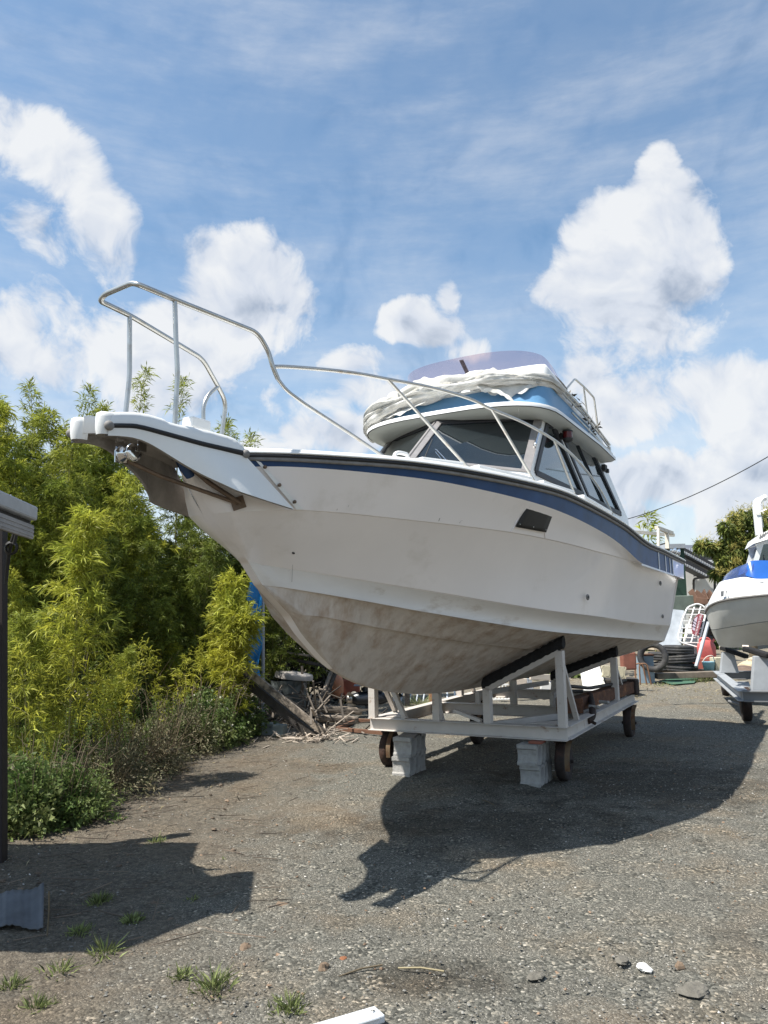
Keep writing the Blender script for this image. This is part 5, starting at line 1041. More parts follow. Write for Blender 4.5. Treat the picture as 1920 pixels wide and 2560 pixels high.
# outboard motor lower unit
om = thing('outboard_motor', 'black outboard motor leg with a silver propeller standing behind the cradle', 'outboard motor', tuple(at(915, 1795, z=0)))
q = MB(); q.lathe([(0, -.42), (.05, -.38), (.10, -.25), (.115, -.05), (.105, .12), (.08, .20), (.075, .21)], (0, 0, .30), (-1, 0, 0), 20); q.build('gearcase', mat('black_motor_paint', (.02, .022, .028), .25, var=.2), om)
q = MB(); q.slab([(-.02, -.02, .38), (.26, -.02, .38), (.30, -.02, .95), (.05, -.02, .95)], (0, 1, 0), .05); q.slab([(-.02, -.01, .22), (.16, -.01, .22), (.10, -.01, -.02), (.04, -.01, -.02)], (0, 1, 0), .025); q.slab([(-.18, -.14, .50), (.3, -.12, .50), (.3, .12, .50), (-.18, .14, .50)], (0, 0, 1), .012); q.build('drive_leg', mat('dark_blue_black_paint', (.02, .03, .05), .35), om)
q = MB(); q.lathe([(0, -.02), (.05, -.02), (.07, .0), (.075, .12), (.06, .17)], (-.28, 0, .30), (1, 0, 0), 16)
for k in range(3):
    a0 = k*2.094+.5; rw_ = []
    for i in range(6):
        r = .06+.13*i/5; w_ = .09*sin(pi*(.2+.75*i/5)); rw_.append([(-.22+w_*j*.8, r*cos(a0+j*w_*3.2), .30+r*sin(a0+j*w_*3.2)) for j in (-1, -.5, 0, .5, 1)])
    q.grid(rw_, 0, True)
q.build('propeller', mat('brushed_propeller_metal', (.5, .47, .43), .3, metal=.8), om)
q = MB(); q.lathe([(0, 0), (.09, .0), (.11, .1), (.11, .28), (.08, .36), (0, .38)], n=20); o = q.build('buoy', mat('faded_orange_plastic', (.40, .17, .09), .6, var=.2), loc=tuple(at(843, 1745, Y=13.2))); tag(o, 'faded orange buoy between the netting and the propeller', 'buoy')
q = MB(); q.box((0, 0, 0), (.3, .25, .32)); o = q.build('red_crate', mat('red_brown_box', (.25, .07, .04), .7, var=.3), loc=tuple(at(878, 1722, Y=13.6)), bevel=.02); tag(o, 'dull red box above the silver propeller', 'box')
# rusty channel on the ground left of the cradle
rcg = thing('channel_iron', 'flat rusty steel channel frame lying on the ground left of the cradle', 'steel frame', (0, 0, 0))
q = MB(); z_ = .03; q.beam(at(842, 1822, z=z_), at(975, 1834, z=z_), .05, .05); q.beam(at(842, 1822, z=z_), at(893, 1801, z=z_), .05, .05); q.beam(at(893, 1801, z=z_), at(955, 1803, z=z_), .05, .05); q.build('channel', mat('orange_rust_steel', (.15, .075, .045), .9, var=.4), rcg, bevel=.004)
# bicycle-like white tubes, posts and planks glimpsed under the hull
q = MB()
for k in range(9): q.tube([at(985+k*19+random.uniform(-5, 5), 1760, Y=14.6), at(992+k*18, 1722+random.uniform(-8, 4), Y=14.8)], .016, 6)
o = q.build('tube_rack', mat('pale_blue_tubes', (.45, .5, .56), .5)); tag(o, 'row of pale blue metal tubes glimpsed beneath the keel', 'tube rack')
wbeam('dark_post', 'dark wooden post standing beneath the keel', 'post', 1018, 1772, 13.8, 1018, 1715, 13.8, .09, .09, WOODD); wbeam('orange_post', 'orange-brown post just right of the dark one beneath the keel', 'post', 1079, 1760, 14.5, 1079, 1715, 14.5, .12, .1, mat('orange_brown_paint', (.35, .17, .09), .8, var=.2))
V, Fq = tuft(.35, 160, GRASS, .25); o = npmesh('grass_tuft', V, Fq, GRASS); p = at(1050, 1765, z=0); o.location = tuple(p); tag(o, 'tall grass tuft seen beneath the keel', 'grass tuft')

# ================================================================== BACK YARD SEEN UNDER AND RIGHT OF THE HULL
WHP = mat('white_enamel', (.78, .77, .74), .35, var=.04); BEI = mat('beige_panel', (.60, .52, .44), .6, var=.08)
fz = thing('door_panel', 'white appliance door leaning in bright sun beneath the hull', 'panel', (0, 0, 0))
Qd = [at(1450, 1674, Y=14.9), at(1496, 1655, Y=14.95), at(1521, 1735, Y=14.5), at(1461, 1735, Y=14.45)]; q = MB(); q.slab(Qd, (.1, 1, .1), .05); q.build('door', WHP, fz, bevel=.008)
q = MB(); ce = sum(Qd, Vector())/4; q.slab([ce+(p-ce)*.66+Vector((-.02, -.02, -.03)) for p in Qd], (.1, 1, .1), .012); q.build('inner_panel', BEI, fz)
for i, (u0, u1, v0, v1, Y, m, lb, nm) in enumerate(((1232, 1272, 1712, 1745, 14.4, WHP, 'white slatted panel seen low under the hull left of the beige board', 'slat_panel'), (1290, 1314, 1695, 1738, 14.6, BEI, 'beige board standing under the hull', 'beige_board'), (1316, 1335, 1698, 1740, 14.8, GREYP, 'grey metal frame beside the beige board', 'wire_rack'), (1352, 1375, 1705, 1736, 14.7, WHP, 'white crate left of the cradle post with blue inside', 'white_crate'), (1378, 1402, 1702, 1736, 14.8, mat('navy_box', (.03, .04, .09), .5), 'dark navy box beside the white crate', 'navy_box'))):
    q = MB(); a, b_ = at(u0, v1+4, Y=Y), at(u1, v0, Y=Y); c = (a+b_)/2; q.box((0, 0, 0), (b_.x-a.x, .10, b_.z-a.z), Matrix.Rotation(.12*(i % 2), 3, 'Y')); 
    if nm in ('slat_panel', 'wire_rack'):
        q = MB(); n_ = 6
        for k in range(n_): x = (b_.x-a.x)*(k/(n_-1)-.5); q.beam((x, 0, -(b_.z-a.z)/2), (x-.06, .03, (b_.z-a.z)/2), .025, .03)
        q.beam((-(b_.x-a.x)/2, .03, (b_.z-a.z)/2), ((b_.x-a.x)/2, .03, (b_.z-a.z)/2), .03, .03); q.beam((-(b_.x-a.x)/2, 0, -(b_.z-a.z)/2), ((b_.x-a.x)/2, 0, -(b_.z-a.z)/2), .03, .03)
    o = q.build(nm, m, loc=tuple(c), bevel=.006); tag(o, lb, 'panel' if i < 3 else 'box')
wbeam('board_stack', 'long cream frame rail standing behind the cradle', 'rail', 1325, 1692, 14.2, 1425, 1694, 14.4, .06, .10, BEI)
cb = block_mesh(.42, .10, .21).build('concrete_block', CONCY, weld=True); cb.location = at(1534, 1680, Y=14.6); cb.rotation_euler = (.08, 0, radians(84)); tag(cb, 'cream hollow concrete block standing on scrap seen under the hull', 'concrete block')
q = MB(); q.box((0, 0, 0), (.7, .4, .3)); o = q.build('scrap_pile', WOODD, loc=tuple(at(1545, 1715, Y=15.0)), bevel=.03); tag(o, 'dark pile of scrap beneath the cream hollow block', 'scrap')
V, Fq = tuft(.55, 60, GRASS, .16); o = npmesh('grass_tuft', V, Fq, GRASS); p = at(1520, 1745, z=0); o.location = tuple(p); tag(o, 'tall thin grass growing in front of the cream hollow block', 'grass tuft')
q = MB(); q.box((0, 0, 0), (.28, .2, .35)); o = q.build('orange_box', mat('faded_red_orange', (.24, .09, .06), .7, var=.25), loc=tuple(at(1570, 1652, Y=15.6)), bevel=.03); tag(o, 'faded orange-red plastic box under the stern', 'box')
cbn = thing('metal_cabinet', 'battered pale blue steel cabinet with a rusty top beside the standing tyre', 'cabinet', tuple(at(1620, 1708, z=0)), radians(-8))
q = MB(); q.box((0, .2, .30), (.31, .38, .60)); q.build('cabinet_body', mat('chipped_blue_paint', (.25, .33, .40), .6, var=.2, vscale=6, col2=(.12, .08, .06), c2lo=.62, c2hi=.7, c2scale=6), cbn, bevel=.008); q = MB(); q.box((0, .2, .615), (.35, .42, .03)); q.build('top', RUST, cbn); q = MB(); q.lathe([(0, -.012), (.05, -.01), (.055, 0)], (.03, .0, .42), (0, -1, 0), 16); q.build('round_plate', GREYP, cbn)
for k, (u, lb) in enumerate(((1598, 'upright rusty hoop leaning against the blue cabinet'), (1609, 'second rusty hoop between the other one and the blue cabinet'))):
    q = MB(); b0 = at(u-8, 1712, Y=15.9); q.tube(rounded([b0, b0+Vector((.0, 0, .42)), b0+Vector((.16, 0, .42)), b0+Vector((.22, 0, .0))], .12), .016, 8); o = q.build('rusty_hoop', mat('hoop_rust%d' % k, (.22, .12, .07), .8, var=.3)); tag(o, lb, 'hoop')
def tyre(c, R=.32, w=.19, ax=(0, 0, 1), label='', m=RUBBER):
    q = MB(); h = w/2; ri = R*.62
    q.lathe([(ri, -h*.55), (ri*1.04, -h*.8), (R*.80, -h*1.02), (R*.93, -h*.92), (R*.985, -h*.75), (R*.985, -h*.40), (R*.965, -h*.37), (R*.965, -h*.31), (R, -h*.28), (R, h*.28), (R*.965, h*.31), (R*.965, h*.37), (R*.985, h*.40), (R*.985, h*.75), (R*.93, h*.92), (R*.80, h*1.02), (ri*1.04, h*.8), (ri, h*.55), (ri*1.05, h*.2), (ri*1.25, 0), (ri*1.05, -h*.2), (ri, -h*.55)], (0, 0, 0), (0, 0, 1), 40)
    o = q.build('tyre', m); o.location = c; o.rotation_euler = Vector(ax).to_track_quat('Z', 'Y').to_euler(); tag(o, label, 'tyre'); return o
YT = 18.4; tx = lambda u: at(u, 1650, Y=YT).x
tz0 = .17
tyre((tx(1704), YT, tz0+.10), .355, .20, (.04, 0, 1), 'bottom tyre of the stack on the timber sleepers'); tyre((tx(1702), YT-.02, tz0+.30), .36, .20, (-.05, .03, 1), 'middle tyre of the stack on the timber sleepers'); tyre((tx(1697), YT, tz0+.51), .36, .20, (.03, 0, 1), 'top tyre of the stack on the timber sleepers')
tyre((tx(1672), YT+.35, tz0+.12), .33, .2, (-.1, 0, 1), 'low tyre tucked behind the stack of three'); tyre((tx(1672)-.02, YT+.38, tz0+.34), .33, .2, (.05, 0, 1), 'tyre lying half hidden behind the stack')
p = at(1632, 1640, Y=17.3); tyre((p.x, p.y, p.z-.02), .33, .2, (-.50, -1, .12), 'worn tyre standing upright behind the blue cabinet')
SLP = mat('grey_sleepers', (.17, .14, .11), .9, var=.4, vscale=6)
for (u0, v0, u1, v1, Y, lb) in ((1640, 1690, 1790, 1685, 17.6, 'long grey timber sleeper in front of the tyre stack'), (1660, 1682, 1830, 1678, 18.6, 'grey timber sleeper beneath the tyre stack'), (1640, 1676, 1760, 1674, 19.0, 'rear grey timber sleeper behind the tyre stack')): wbeam('sleeper', lb, 'timber', u0, v0, Y, u1, v1, Y, .25, .13, SLP, .01)
q = MB(); pts = [at(u, v, z=.03) for u, v in ((1648, 1702), (1680, 1712), (1735, 1708), (1745, 1697), (1690, 1694))]; q.slab(pts, (0, 0, 1), .01); o = q.build('green_mat', mat('green_net', (.05, .12, .075), .9, var=.3)); tag(o, 'crumpled green netting mat in front of the timber sleepers', 'mat')
def grasspatch(u, v, lb, h=.28, n=260, m=GRASS, sp=.3): V, Fq = tuft(h, n, m, sp); o = npmesh('grass_tuft', V, Fq, m); p = at(u, v, z=0); o.location = tuple(p); tag(o, lb, 'grass tuft')
grasspatch(1770, 1702, 'sunny grass tuft in front of the blue bucket'); grasspatch(1745, 1706, 'grass tuft beside the green mat', .2, 160); grasspatch(1655, 1715, 'grass tuft at the foot of the blue cabinet', .14, 120); grasspatch(1795, 1703, 'dry grass tuft beside the second cradle', .25, 240, DRYG)
# white roof rack leaning, with rally plate
rk = thing('roof_rack', 'white tubular vehicle roof rack leaning upright against the junk', 'roof rack', (0, 0, 0)); YR = 19.0
g_ = lambda u, v, d=0: at(u, v, Y=YR+(1620-v)*.004+d)
q = MB(); q.tube(rounded([g_(1744, 1618), g_(1700, 1606), g_(1695, 1592), g_(1707, 1545), g_(1719, 1518), g_(1743, 1509), g_(1757, 1514), g_(1767, 1524), g_(1754, 1580), g_(1744, 1618)], .08), .022, 8); q.build('outer_rail', WHP, rk)
for (a, b_) in (((1736, 1518), (1709, 1603)), ((1752, 1516), (1728, 1606))): q = MB(); q.tube([g_(*a), g_(*b_)], .017, 8); q.build('long_bar', WHP, rk)
for v, a, b_ in ((1523, 1717, 1766), (1536, 1712, 1762), (1553, 1706, 1758), (1570, 1701, 1756), (1583, 1700, 1753), (1594, 1697, 1750), (1606, 1701, 1747)): q = MB(); q.tube([g_(a, v), g_(b_, v+1)], .014, 8); q.build('cross_bar', WHP, rk)
sg = thing('rally_plate', 'dark red numbered rally plate fixed on the white roof rack', 'sign', (0, 0, 0)); dY = -.14
pl = [g_(u, v, dY) for u, v in ((1746, 1534), (1759, 1537), (1745, 1589), (1732, 1585), (1729, 1571), (1730, 1556), (1737, 1544))]
nrm = (pl[2]-pl[0]).cross(pl[4]-pl[0]).normalized(); nrm = nrm if nrm.y < 0 else -nrm
q = MB(); q.slab([p-nrm*.012 for p in pl], nrm, .01); q.build('plate', mat('dark_red_plate', (.22, .05, .06), .5), sg)
ce = g_(1737, 1562, dY); q = MB(); inn_ = [g_(u, v, dY) for u, v in ((1744, 1541), (1737, 1577), (1731, 1574), (1731.5, 1558), (1737, 1546))]; q.slab([p-nrm*.001 for p in inn_], nrm, .002); q.build('number_field', mat('pale_field', (.48, .42, .48), .5), sg)
def text(body, size, org, xd, m, parent, nm='lettering', ext=.001):
    c = bpy.data.curves.new(nm, 'FONT'); c.body = body; c.size = size; c.extrude = ext; c.align_x = 'CENTER'; c.align_y = 'CENTER'; c.offset = size*.012
    t = bpy.data.objects.new('tmp', c); COL.objects.link(t); dg = bpy.context.evaluated_depsgraph_get(); me = bpy.data.meshes.new_from_object(t.evaluated_get(dg)); bpy.data.objects.remove(t)
    me.materials.clear(); me.materials.append(m); o = bpy.data.objects.new(nm, me); COL.objects.link(o); o.parent = parent
    xd = Vector(xd).normalized(); zd = nrm; yd = zd.cross(xd); o.matrix_local = Matrix(((xd.x, yd.x, zd.x, org[0]), (xd.y, yd.y, zd.y, org[1]), (xd.z, yd.z, zd.z, org[2]), (0, 0, 0, 1))); return o
INK = mat('black_ink', (.02, .015, .015), .5); upd = (pl[0]*.5+pl[1]*.5)-(pl[2]*.5+pl[3]*.5)
text('177', .15, g_(1736, 1561, dY)+nrm*.006, upd, INK, sg); text('RALLYE MONTE CARLO', .062, g_(1746, 1562, dY)+nrm*.003, upd, mat('pale_letters', (.75, .62, .62), .5), sg)
o = wbeam('metal_pole', 'grey metal pole leaning across the foot of the roof rack', 'pole', 1771, 1556, 18.9, 1740, 1667, 17.9, .07, .07, GREYP, .015)
q = MB(); q.slab([at(1670, 1522, Y=19.6), at(1710, 1526, Y=19.6), at(1704, 1618, Y=19.1), at(1645, 1618, Y=19.1)], (0, 1, 0), .03); o = q.build('grey_panel', mat('clear_grey_sheeting', (.42, .45, .48), .35, var=.2, vscale=4)); tag(o, 'large smooth grey sheet panel leaning behind the stern', 'panel')
cr_ = MB(); a, b_ = at(1635, 1622, Y=19.8), at(1668, 1568, Y=19.8)
for k in range(9): z = a.z+(b_.z-a.z)*k/8; cr_.box(((a.x+b_.x)/2, 19.9, z), (b_.x-a.x+.1, .5, .05))
for x in (a.x, (a.x+b_.x)/2, b_.x): cr_.box((x, 19.92, (a.z+b_.z)/2), (.06, .44, b_.z-a.z))
o = cr_.build('crate_stack', mat('cream_crates', (.55, .46, .35), .8, var=.12)); tag(o, 'stack of cream slatted pallets beneath the stern', 'pallet stack')
q = MB(); q.slab([at(1722, 1560, Y=19.9), at(1757, 1560, Y=19.9), at(1762, 1660, Y=19.5), at(1712, 1645, Y=19.5)], (0, 1, 0), .2); q2 = q.build('white_fridge', mat('white_box_paint', (.7, .69, .64), .5, var=.1)); tag(q2, 'white appliance box behind the lower end of the roof rack', 'appliance')
pal = thing('wood_pallet', 'grey slatted pallet standing behind the upper roof rack', 'pallet', (0, 0, 0))
for k in range(8): q = MB(); q.beam(at(1722, 1520+k*8, Y=20.1), at(1770, 1522+k*8, Y=20.1), .03, .045); q.build('slat', mat('grey_pallet_wood', (.25, .22, .19), .9, var=.3) if k == 0 else PW, pal); PW = bpy.data.materials['grey_pallet_wood']
jc = thing('jerry_can', 'faded red plastic jerry can beside the leaning pole', 'jerry can', tuple(at(1757, 1668, Y=18.4)), radians(-10)); JR = mat('faded_red_plastic', (.50, .11, .10), .45, var=.12)
q = MB(); rws = []
for z, k in ((0, .92), (.03, 1), (.24, 1), (.30, .92), (.36, .72), (.40, .5), (.42, .3)): rws.append([(.21*k*math.copysign(abs(cos(a))**.5, cos(a))-.03*(1-k), .11*k*math.copysign(abs(sin(a))**.5, sin(a)), z) for a in [2*pi*i/20 for i in range(20)]])
q.grid(rws, 0, True, close=True); q.add(rws[-1], [tuple(range(20))]); q.build('can_body', JR, jc); q = MB(); q.tube(rounded([(-.15, 0, .30), (-.13, 0, .45), (.06, 0, .46), (.14, 0, .34)], .05), .024, 8); q.build('handle', JR, jc); q = MB(); q.tube([(.13, 0, .33), (.2, 0, .43)], .028, 10); q.build('spout', JR, jc)
jb = MB(); jb.box((0, 0, .14), (.5, .32, .28)); o = jb.build('red_box', mat('dull_red_box', (.42, .12, .09), .6, var=.15), bevel=.02, loc=tuple(at(1758, 1668, Y=18.9)), rot=(0, 0, -.1)); o.location.z = .18; jc.location = (o.location.x+.1, o.location.y-.02, .465); tag(o, 'dull red box carrying the jerry can', 'box')
bk_ = thing('bucket', 'light blue plastic bucket standing on the sleepers', 'bucket', (at(1772, 1668, Y=17.9).x, 17.9, .17)); q = MB(); q.lathe([(0, 0), (.10, 0), (.14, .24), (.15, .25), (.135, .24), (.095, .02), (0, .02)], n=24); q.build('pail', mat('light_blue_plastic', (.18, .38, .48), .5, var=.12), bk_); q = MB(); q.tube(smoothpath([(-.14, 0, .24), (-.06, -.06, .36), (.08, -.06, .38), (.14, 0, .24)], 5), .012, 6); q.build('bail', BEI, bk_)
q = MB(); q.box((0, 0, .18), (.30, .26, .36)); o = q.build('concrete_block', CONCY, bevel=.01, loc=(at(1798, 1668, Y=18.0).x, 18.0, .15), rot=(0, 0, .1)); tag(o, 'solid cream concrete block between the bucket and the second cradle', 'concrete block')
q = MB()
for k in range(14): q.blob(at(1765+random.uniform(-10, 16), 1590+random.uniform(-35, 28), Y=19.4), (.14, .12, .16), 8, 6, jit=.2)
o = q.build('rubbish_bag', mat('black_bag_plastic', (.015, .015, .018), .3, var=.3)); tag(o, 'black rubbish bags heaped behind the leaning pole', 'rubbish bag', kind='stuff')
RB = mat('red_brown_boards', (.13, .07, .045), .8, var=.35, vscale=4)
for i, (u0, v0, u1, v1, w) in enumerate(((1726, 1476, 1745, 1508, 10), (1735, 1484, 1766, 1506, 14), (1757, 1479, 1768, 1504, 12), (1768, 1484, 1782, 1502, 16), (1738, 1500, 1785, 1507, 9))):
    a, b_ = at(u0, v0, Y=21.5-i*.05), at(u1, v1, Y=21.3-i*.05); q = MB(); q.beam(a, b_, .04, w/1920*21*1.7); o = q.build('brown_board', RB, bevel=.01); tag(o, ('steep red-brown board at the left end of the board heap', 'wide red-brown board in the middle of the heap', 'narrow upright red-brown board sticking out of the heap', 'broad red-brown board at the right end of the heap', 'red-brown board lying flat at the bottom of the heap')[i], 'board', 'red-brown boards heaped in front of the house')
q = MB(); q.box((0, 0, 0), (1.1, .8, .5)); o = q.build('work_table', mat('grey_green_table', (.14, .17, .14), .8, var=.2), loc=tuple(at(1700, 1512, Y=21.8)), bevel=.02); tag(o, 'dark green bench behind the stern and the roof rack', 'bench')

# ---- house and green hut
hs = thing('house', 'white-walled house with dark tiled roofs behind the boats', 'house', (0, 0, 0)); YH = 32.0
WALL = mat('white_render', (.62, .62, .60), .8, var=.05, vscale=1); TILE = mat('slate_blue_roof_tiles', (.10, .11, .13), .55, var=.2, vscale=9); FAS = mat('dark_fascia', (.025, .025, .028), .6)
A3 = lambda u, v, Y=YH: at(u, v, Y=Y)
q = MB(); q.slab([A3(1600, 1400), A3(1870, 1400), A3(1870, 1570), A3(1600, 1570)], (0, 1, 0), 6); q.build('wall', WALL, hs)
q = MB(); q.slab([A3(1700, 1362, 37), A3(1880, 1364, 37), A3(1880, 1391, YH+1), A3(1690, 1388, YH+1)], (0, .2, -1), .15); q.build('upper_roof', TILE, hs)
rt = MB()
for k in range(30): u = 1692+k*6.3; rt.tube([A3(u, 1389, YH+.98), A3(u+.5, 1372, 35)], .055, 6)
rt.build('roof_tiles', mat('tile_ridges', (.16, .17, .19), .5, var=.25), hs)
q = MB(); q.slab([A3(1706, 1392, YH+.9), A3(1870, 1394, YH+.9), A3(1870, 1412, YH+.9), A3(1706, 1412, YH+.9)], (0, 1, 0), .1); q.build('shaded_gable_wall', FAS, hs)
q = MB(); q.beam(A3(1700, 1376, YH-.6), A3(1806, 1433, YH-.6), .6, .22); q.build('gable_fascia', FAS, hs); q = MB()
for k in range(18): q.tube([A3(1704+k*5.7, 1377+k*3.08, YH-.95), A3(1704+k*5.7, 1377+k*3.08, YH-.3)], .06, 6)
q.build('edge_tiles', mat('pale_edge_tiles', (.35, .36, .38), .5), hs)
q = MB(); q.slab([A3(1703, 1386, YH-.4), A3(1806, 1440, YH-.4), A3(1806, 1452, YH-.4), A3(1766, 1434, YH-.4), A3(1703, 1402, YH-.4)], (0, 1, 0), .1); q.build('gable_panel', mat('grey_soffit', (.30, .29, .27), .8), hs)
q = MB(); q.beam(A3(1703, 1408, YH-1), A3(1767, 1441, YH-1), .9, .20); q.build('porch_roof', FAS, hs); q = MB()
for k in range(11): q.tube([A3(1706+k*5.8, 1407.5+k*3.0, YH-1.5), A3(1706+k*5.8, 1407.5+k*3.0, YH-.8)], .055, 6)
q.build('porch_tiles', bpy.data.materials['pale_edge_tiles'], hs)
q = MB(); q.tube([A3(1763, 1441, YH-1.1), A3(1736, 1447, YH-.3), A3(1734, 1451, YH-.2), A3(1734, 1480, YH-.2)], .045, 6); q.tube([A3(1766, 1438, YH-.9), A3(1734, 1440, YH-.2)], .02, 5); q.build('downpipe', FAS, hs)
q = MB(); q.slab([A3(1741, 1425, YH-.15), A3(1757, 1430, YH-.15), A3(1757, 1440, YH-.15), A3(1741, 1438, YH-.15)], (0, 1, 0), .08); q.build('window', GLASS, hs)
q = MB(); q.tube([A3(1787, 1450, YH-.2), A3(1787, 1480, YH-.2)], .05, 6); q.build('downpipe', FAS, hs)
gh = thing('green_hut', 'narrow dark green hut behind the stern of the big boat', 'hut', (0, 0, 0)); q = MB(); q.slab([A3(1668, 1370, 24), A3(1710, 1370, 24), A3(1720, 1530, 24), A3(1690, 1560, 24), A3(1660, 1560, 24)], (0, 1, 0), 2); q.build('hut_wall', mat('dark_green_paint', (.022, .055, .038), .7, var=.3, vscale=3), gh)
q = MB(); q.slab([A3(1664, 1360, 23.9), A3(1713, 1359, 23.9), A3(1713, 1370, 23.9), A3(1664, 1371, 23.9)], (0, 1, 0), 2.2); q.build('hut_roof', GREYP, gh)
q = MB(); q.slab([A3(1560, 1395, 40), A3(1668, 1355, 40), A3(1668, 1420, 40), A3(1560, 1420, 40)], (0, 1, 0), 3); o = q.build('far_house', FAS); tag(o, 'dark roof of a distant building beyond the stern', 'building')

# ---- tree on the right
tr = thing('fruit_tree', 'leafy tree with yellow-green flower tufts behind the second boat', 'tree', (0, 0, 0)); YTr = 22.0
rng_k = 17
tc_ = [(1865, 1330, 34), (1830, 1345, 26), (1845, 1300, 24), (1880, 1295, 22), (1815, 1320, 16), (1840, 1375, 26), (1870, 1370, 24), (1765, 1366, 17), (1750, 1368, 12), (1800, 1370, 17), (1830, 1410, 28), (1860, 1410, 28), (1805, 1400, 15), (1900, 1330, 22), (1925, 1300, 25), (1915, 1380, 24), (1820, 1440, 20), (1790, 1436, 12), (1845, 1445, 20), (1940, 1340, 30), (1812, 1455, 12), (1780, 1375, 10), (1965, 1380, 40), (1960, 1320, 35)]
PP, DD, SZ_ = [], [], []
for (u, v, r) in tc_:
    c = np.array(at(u, v, Y=YTr+random.uniform(-.6, .6))); R = r/F*YTr; n = int(r*rng_k); uu = unit(rng.standard_normal((n, 3))); P = c+uu*R*(rng.random((n, 1))**.45)*np.array([1, .8, .9]); PP.append(P); DD.append(unit(uu+np.array([0, 0, -.3])+rng.standard_normal((n, 3))*.6))
P, D = np.concatenate(PP), np.concatenate(DD); TL = leafmat('tree_leaves', (.17, .20, .045), isl=.6, trans=.3, col2=(.07, .11, .03)); npmesh('crown', leaves(P, D, rng.uniform(.10, .2, len(P)), rng.uniform(.045, .07, len(P)), .3), quads(len(P)), TL, tr)
PP, DD = [], []
for (u, v, r) in tc_[:20]:
    for k in range(max(2, r//6)):
        c = np.array(at(u+random.uniform(-r, r)*.8, v-random.uniform(.2, 1)*r, Y=YTr+random.uniform(-.7, .2))); n = 46; PP.append(np.repeat(c[None], n, 0)+rng.standard_normal((n, 3))*.07); DD.append(unit(rng.standard_normal((n, 3))+np.array([0, 0, .9])))
P, D = np.concatenate(PP), np.concatenate(DD); npmesh('flower_tufts', leaves(P, D, .15, .015, .05), quads(len(P)), leafmat('yellow_flower_tufts', (.42, .37, .10), trans=.25), tr)
q = MB(); b0 = at(1880, 1600, Y=YTr); b0.z = 0
for (u, v) in ((1865, 1330), (1765, 1366), (1880, 1295), (1840, 1400), (1925, 1300), (1790, 1436), (1820, 1320)):
    e_ = at(u, v, Y=YTr); m1 = b0.lerp(e_, .5)+Vector((.2, 0, .1)); q.tube(smoothpath([b0, Vector((b0.x+.05, b0.y, 1.2)), m1, e_], 4), [.11-.1*k/12 for k in range(13)], 7, caps=False)
q.build('trunk', STEM, tr)
# small tree top far behind the stern
o = bamboo('distant_bamboo', 3.2, .4, 22, 4, 4, leaf=(.22, .03), z0=.3, cr=.02, mleaf=BAM); p = at(1618, 1300, Y=26); put(o, p.x, p.y, 0, (p.z+.3)/3.2*1.02, 'sparse light green bamboo top rising far behind the stern', 'bamboo')
o = shrub('distant_bush', .55, .6, .6, 1500, (.2, .1), BAM); p = at(1632, 1368, Y=28); put(o, p.x, p.y, 0, 1, 'rounded green bush top far behind the stern', 'bush', z=p.z-.7)
cu = MB(); cu.tube([(0, 0, -(p.z-.7)), (0, 0, .2)], .1, 6); cu.build('trunk', STEM, o)
# far hedges behind everything so the horizon is closed
n = 26000; X = np.concatenate([rng.uniform(-14, 5, n//2), rng.uniform(5, 14.5, n//4), rng.uniform(17.5, 40, n//4)]); Y = np.where(X < 5, 20, 33)+rng.uniform(-1, 1, len(X)); Z = rng.random(len(X))*(np.where(X < 5, 2.3, 2.2)+.4*np.sin(X*1.7)+.3*np.sin(X*4.1)); P = np.stack([X, Y, Z], -1)
o = npmesh('far_hedge', leaves(P, unit(rng.standard_normal((len(X), 3))), .32, .16), quads(len(X)), SHRUB); tag(o, 'low dark hedge closing the far side of the yard', None, kind='stuff')
# overhead cable with its two poles out of frame
q = MB(); a, b_ = at(1567, 1298, Y=24), at(1935, 1133, Y=19); pts = [a.lerp(b_, t)-Vector((0, 0, .35*4*t*(1-t)*.45)) for t in np.linspace(-.6, 1.5, 30)]; q.tube(pts, .013, 5); o = q.build('overhead_cable', BLACK); tag(o, 'thin black overhead cable crossing the sky at right', 'cable')

# ================================================================== SECOND BOAT
D2 = Frame(5.9, 13.0, 108.6); b2 = thing('small_motor_boat', 'smaller white motor boat with blue windscreen on a grey trolley at right edge', 'boat', (5.9, 13.0, 0), -radians(108.6))
W2g = mat('clean_white_gelcoat', (.74, .74, .72), .3, var=.03, coat=.3); BLG = mat('glossy_blue_hood', (.012, .10, .40), .25, var=.1, coat=.5)
def r2(L, n=30):
    pts = [Vector(D2(u, v, x=x)) for u, v, x in L]; pts = smoothpath(pts, 8); return pts
def both3(q, rws, m=0): q.grid(rws, m, True); q.grid([[(-p[0], p[1], p[2]) for p in r] for r in rws], m, True, flip=True)
rub = r2([(1764, 1534, 0), (1768, 1522, .2), (1779, 1512, .45), (1801, 1503, .68), (1837, 1496, .85), (1920, 1487, 1.05), (2150, 1468, 1.15)])
mid = r2([(1770, 1552, 0), (1775, 1550, .15), (1785, 1546, .34), (1805, 1541, .56), (1840, 1536, .74), (1920, 1524, .92), (2150, 1505, 1.03)])
cre = r2([(1778, 1574, 0), (1781, 1574, .08), (1790, 1573, .22), (1812, 1569, .42), (1850, 1563, .6), (1920, 1553, .78), (2150, 1532, .95)])
kel = r2([(1796, 1611, 0), (1798, 1613, .01), (1802, 1616, .012), (1825, 1619, .015), (1865, 1618, .02), (1920, 1612, .02), (2150, 1592, .02)])
dek = r2([(1800, 1456, 0), (1801, 1455, .12), (1808, 1452, .28), (1828, 1448, .46), (1862, 1443, .64), (1920, 1447, .8), (2150, 1430, .85)])
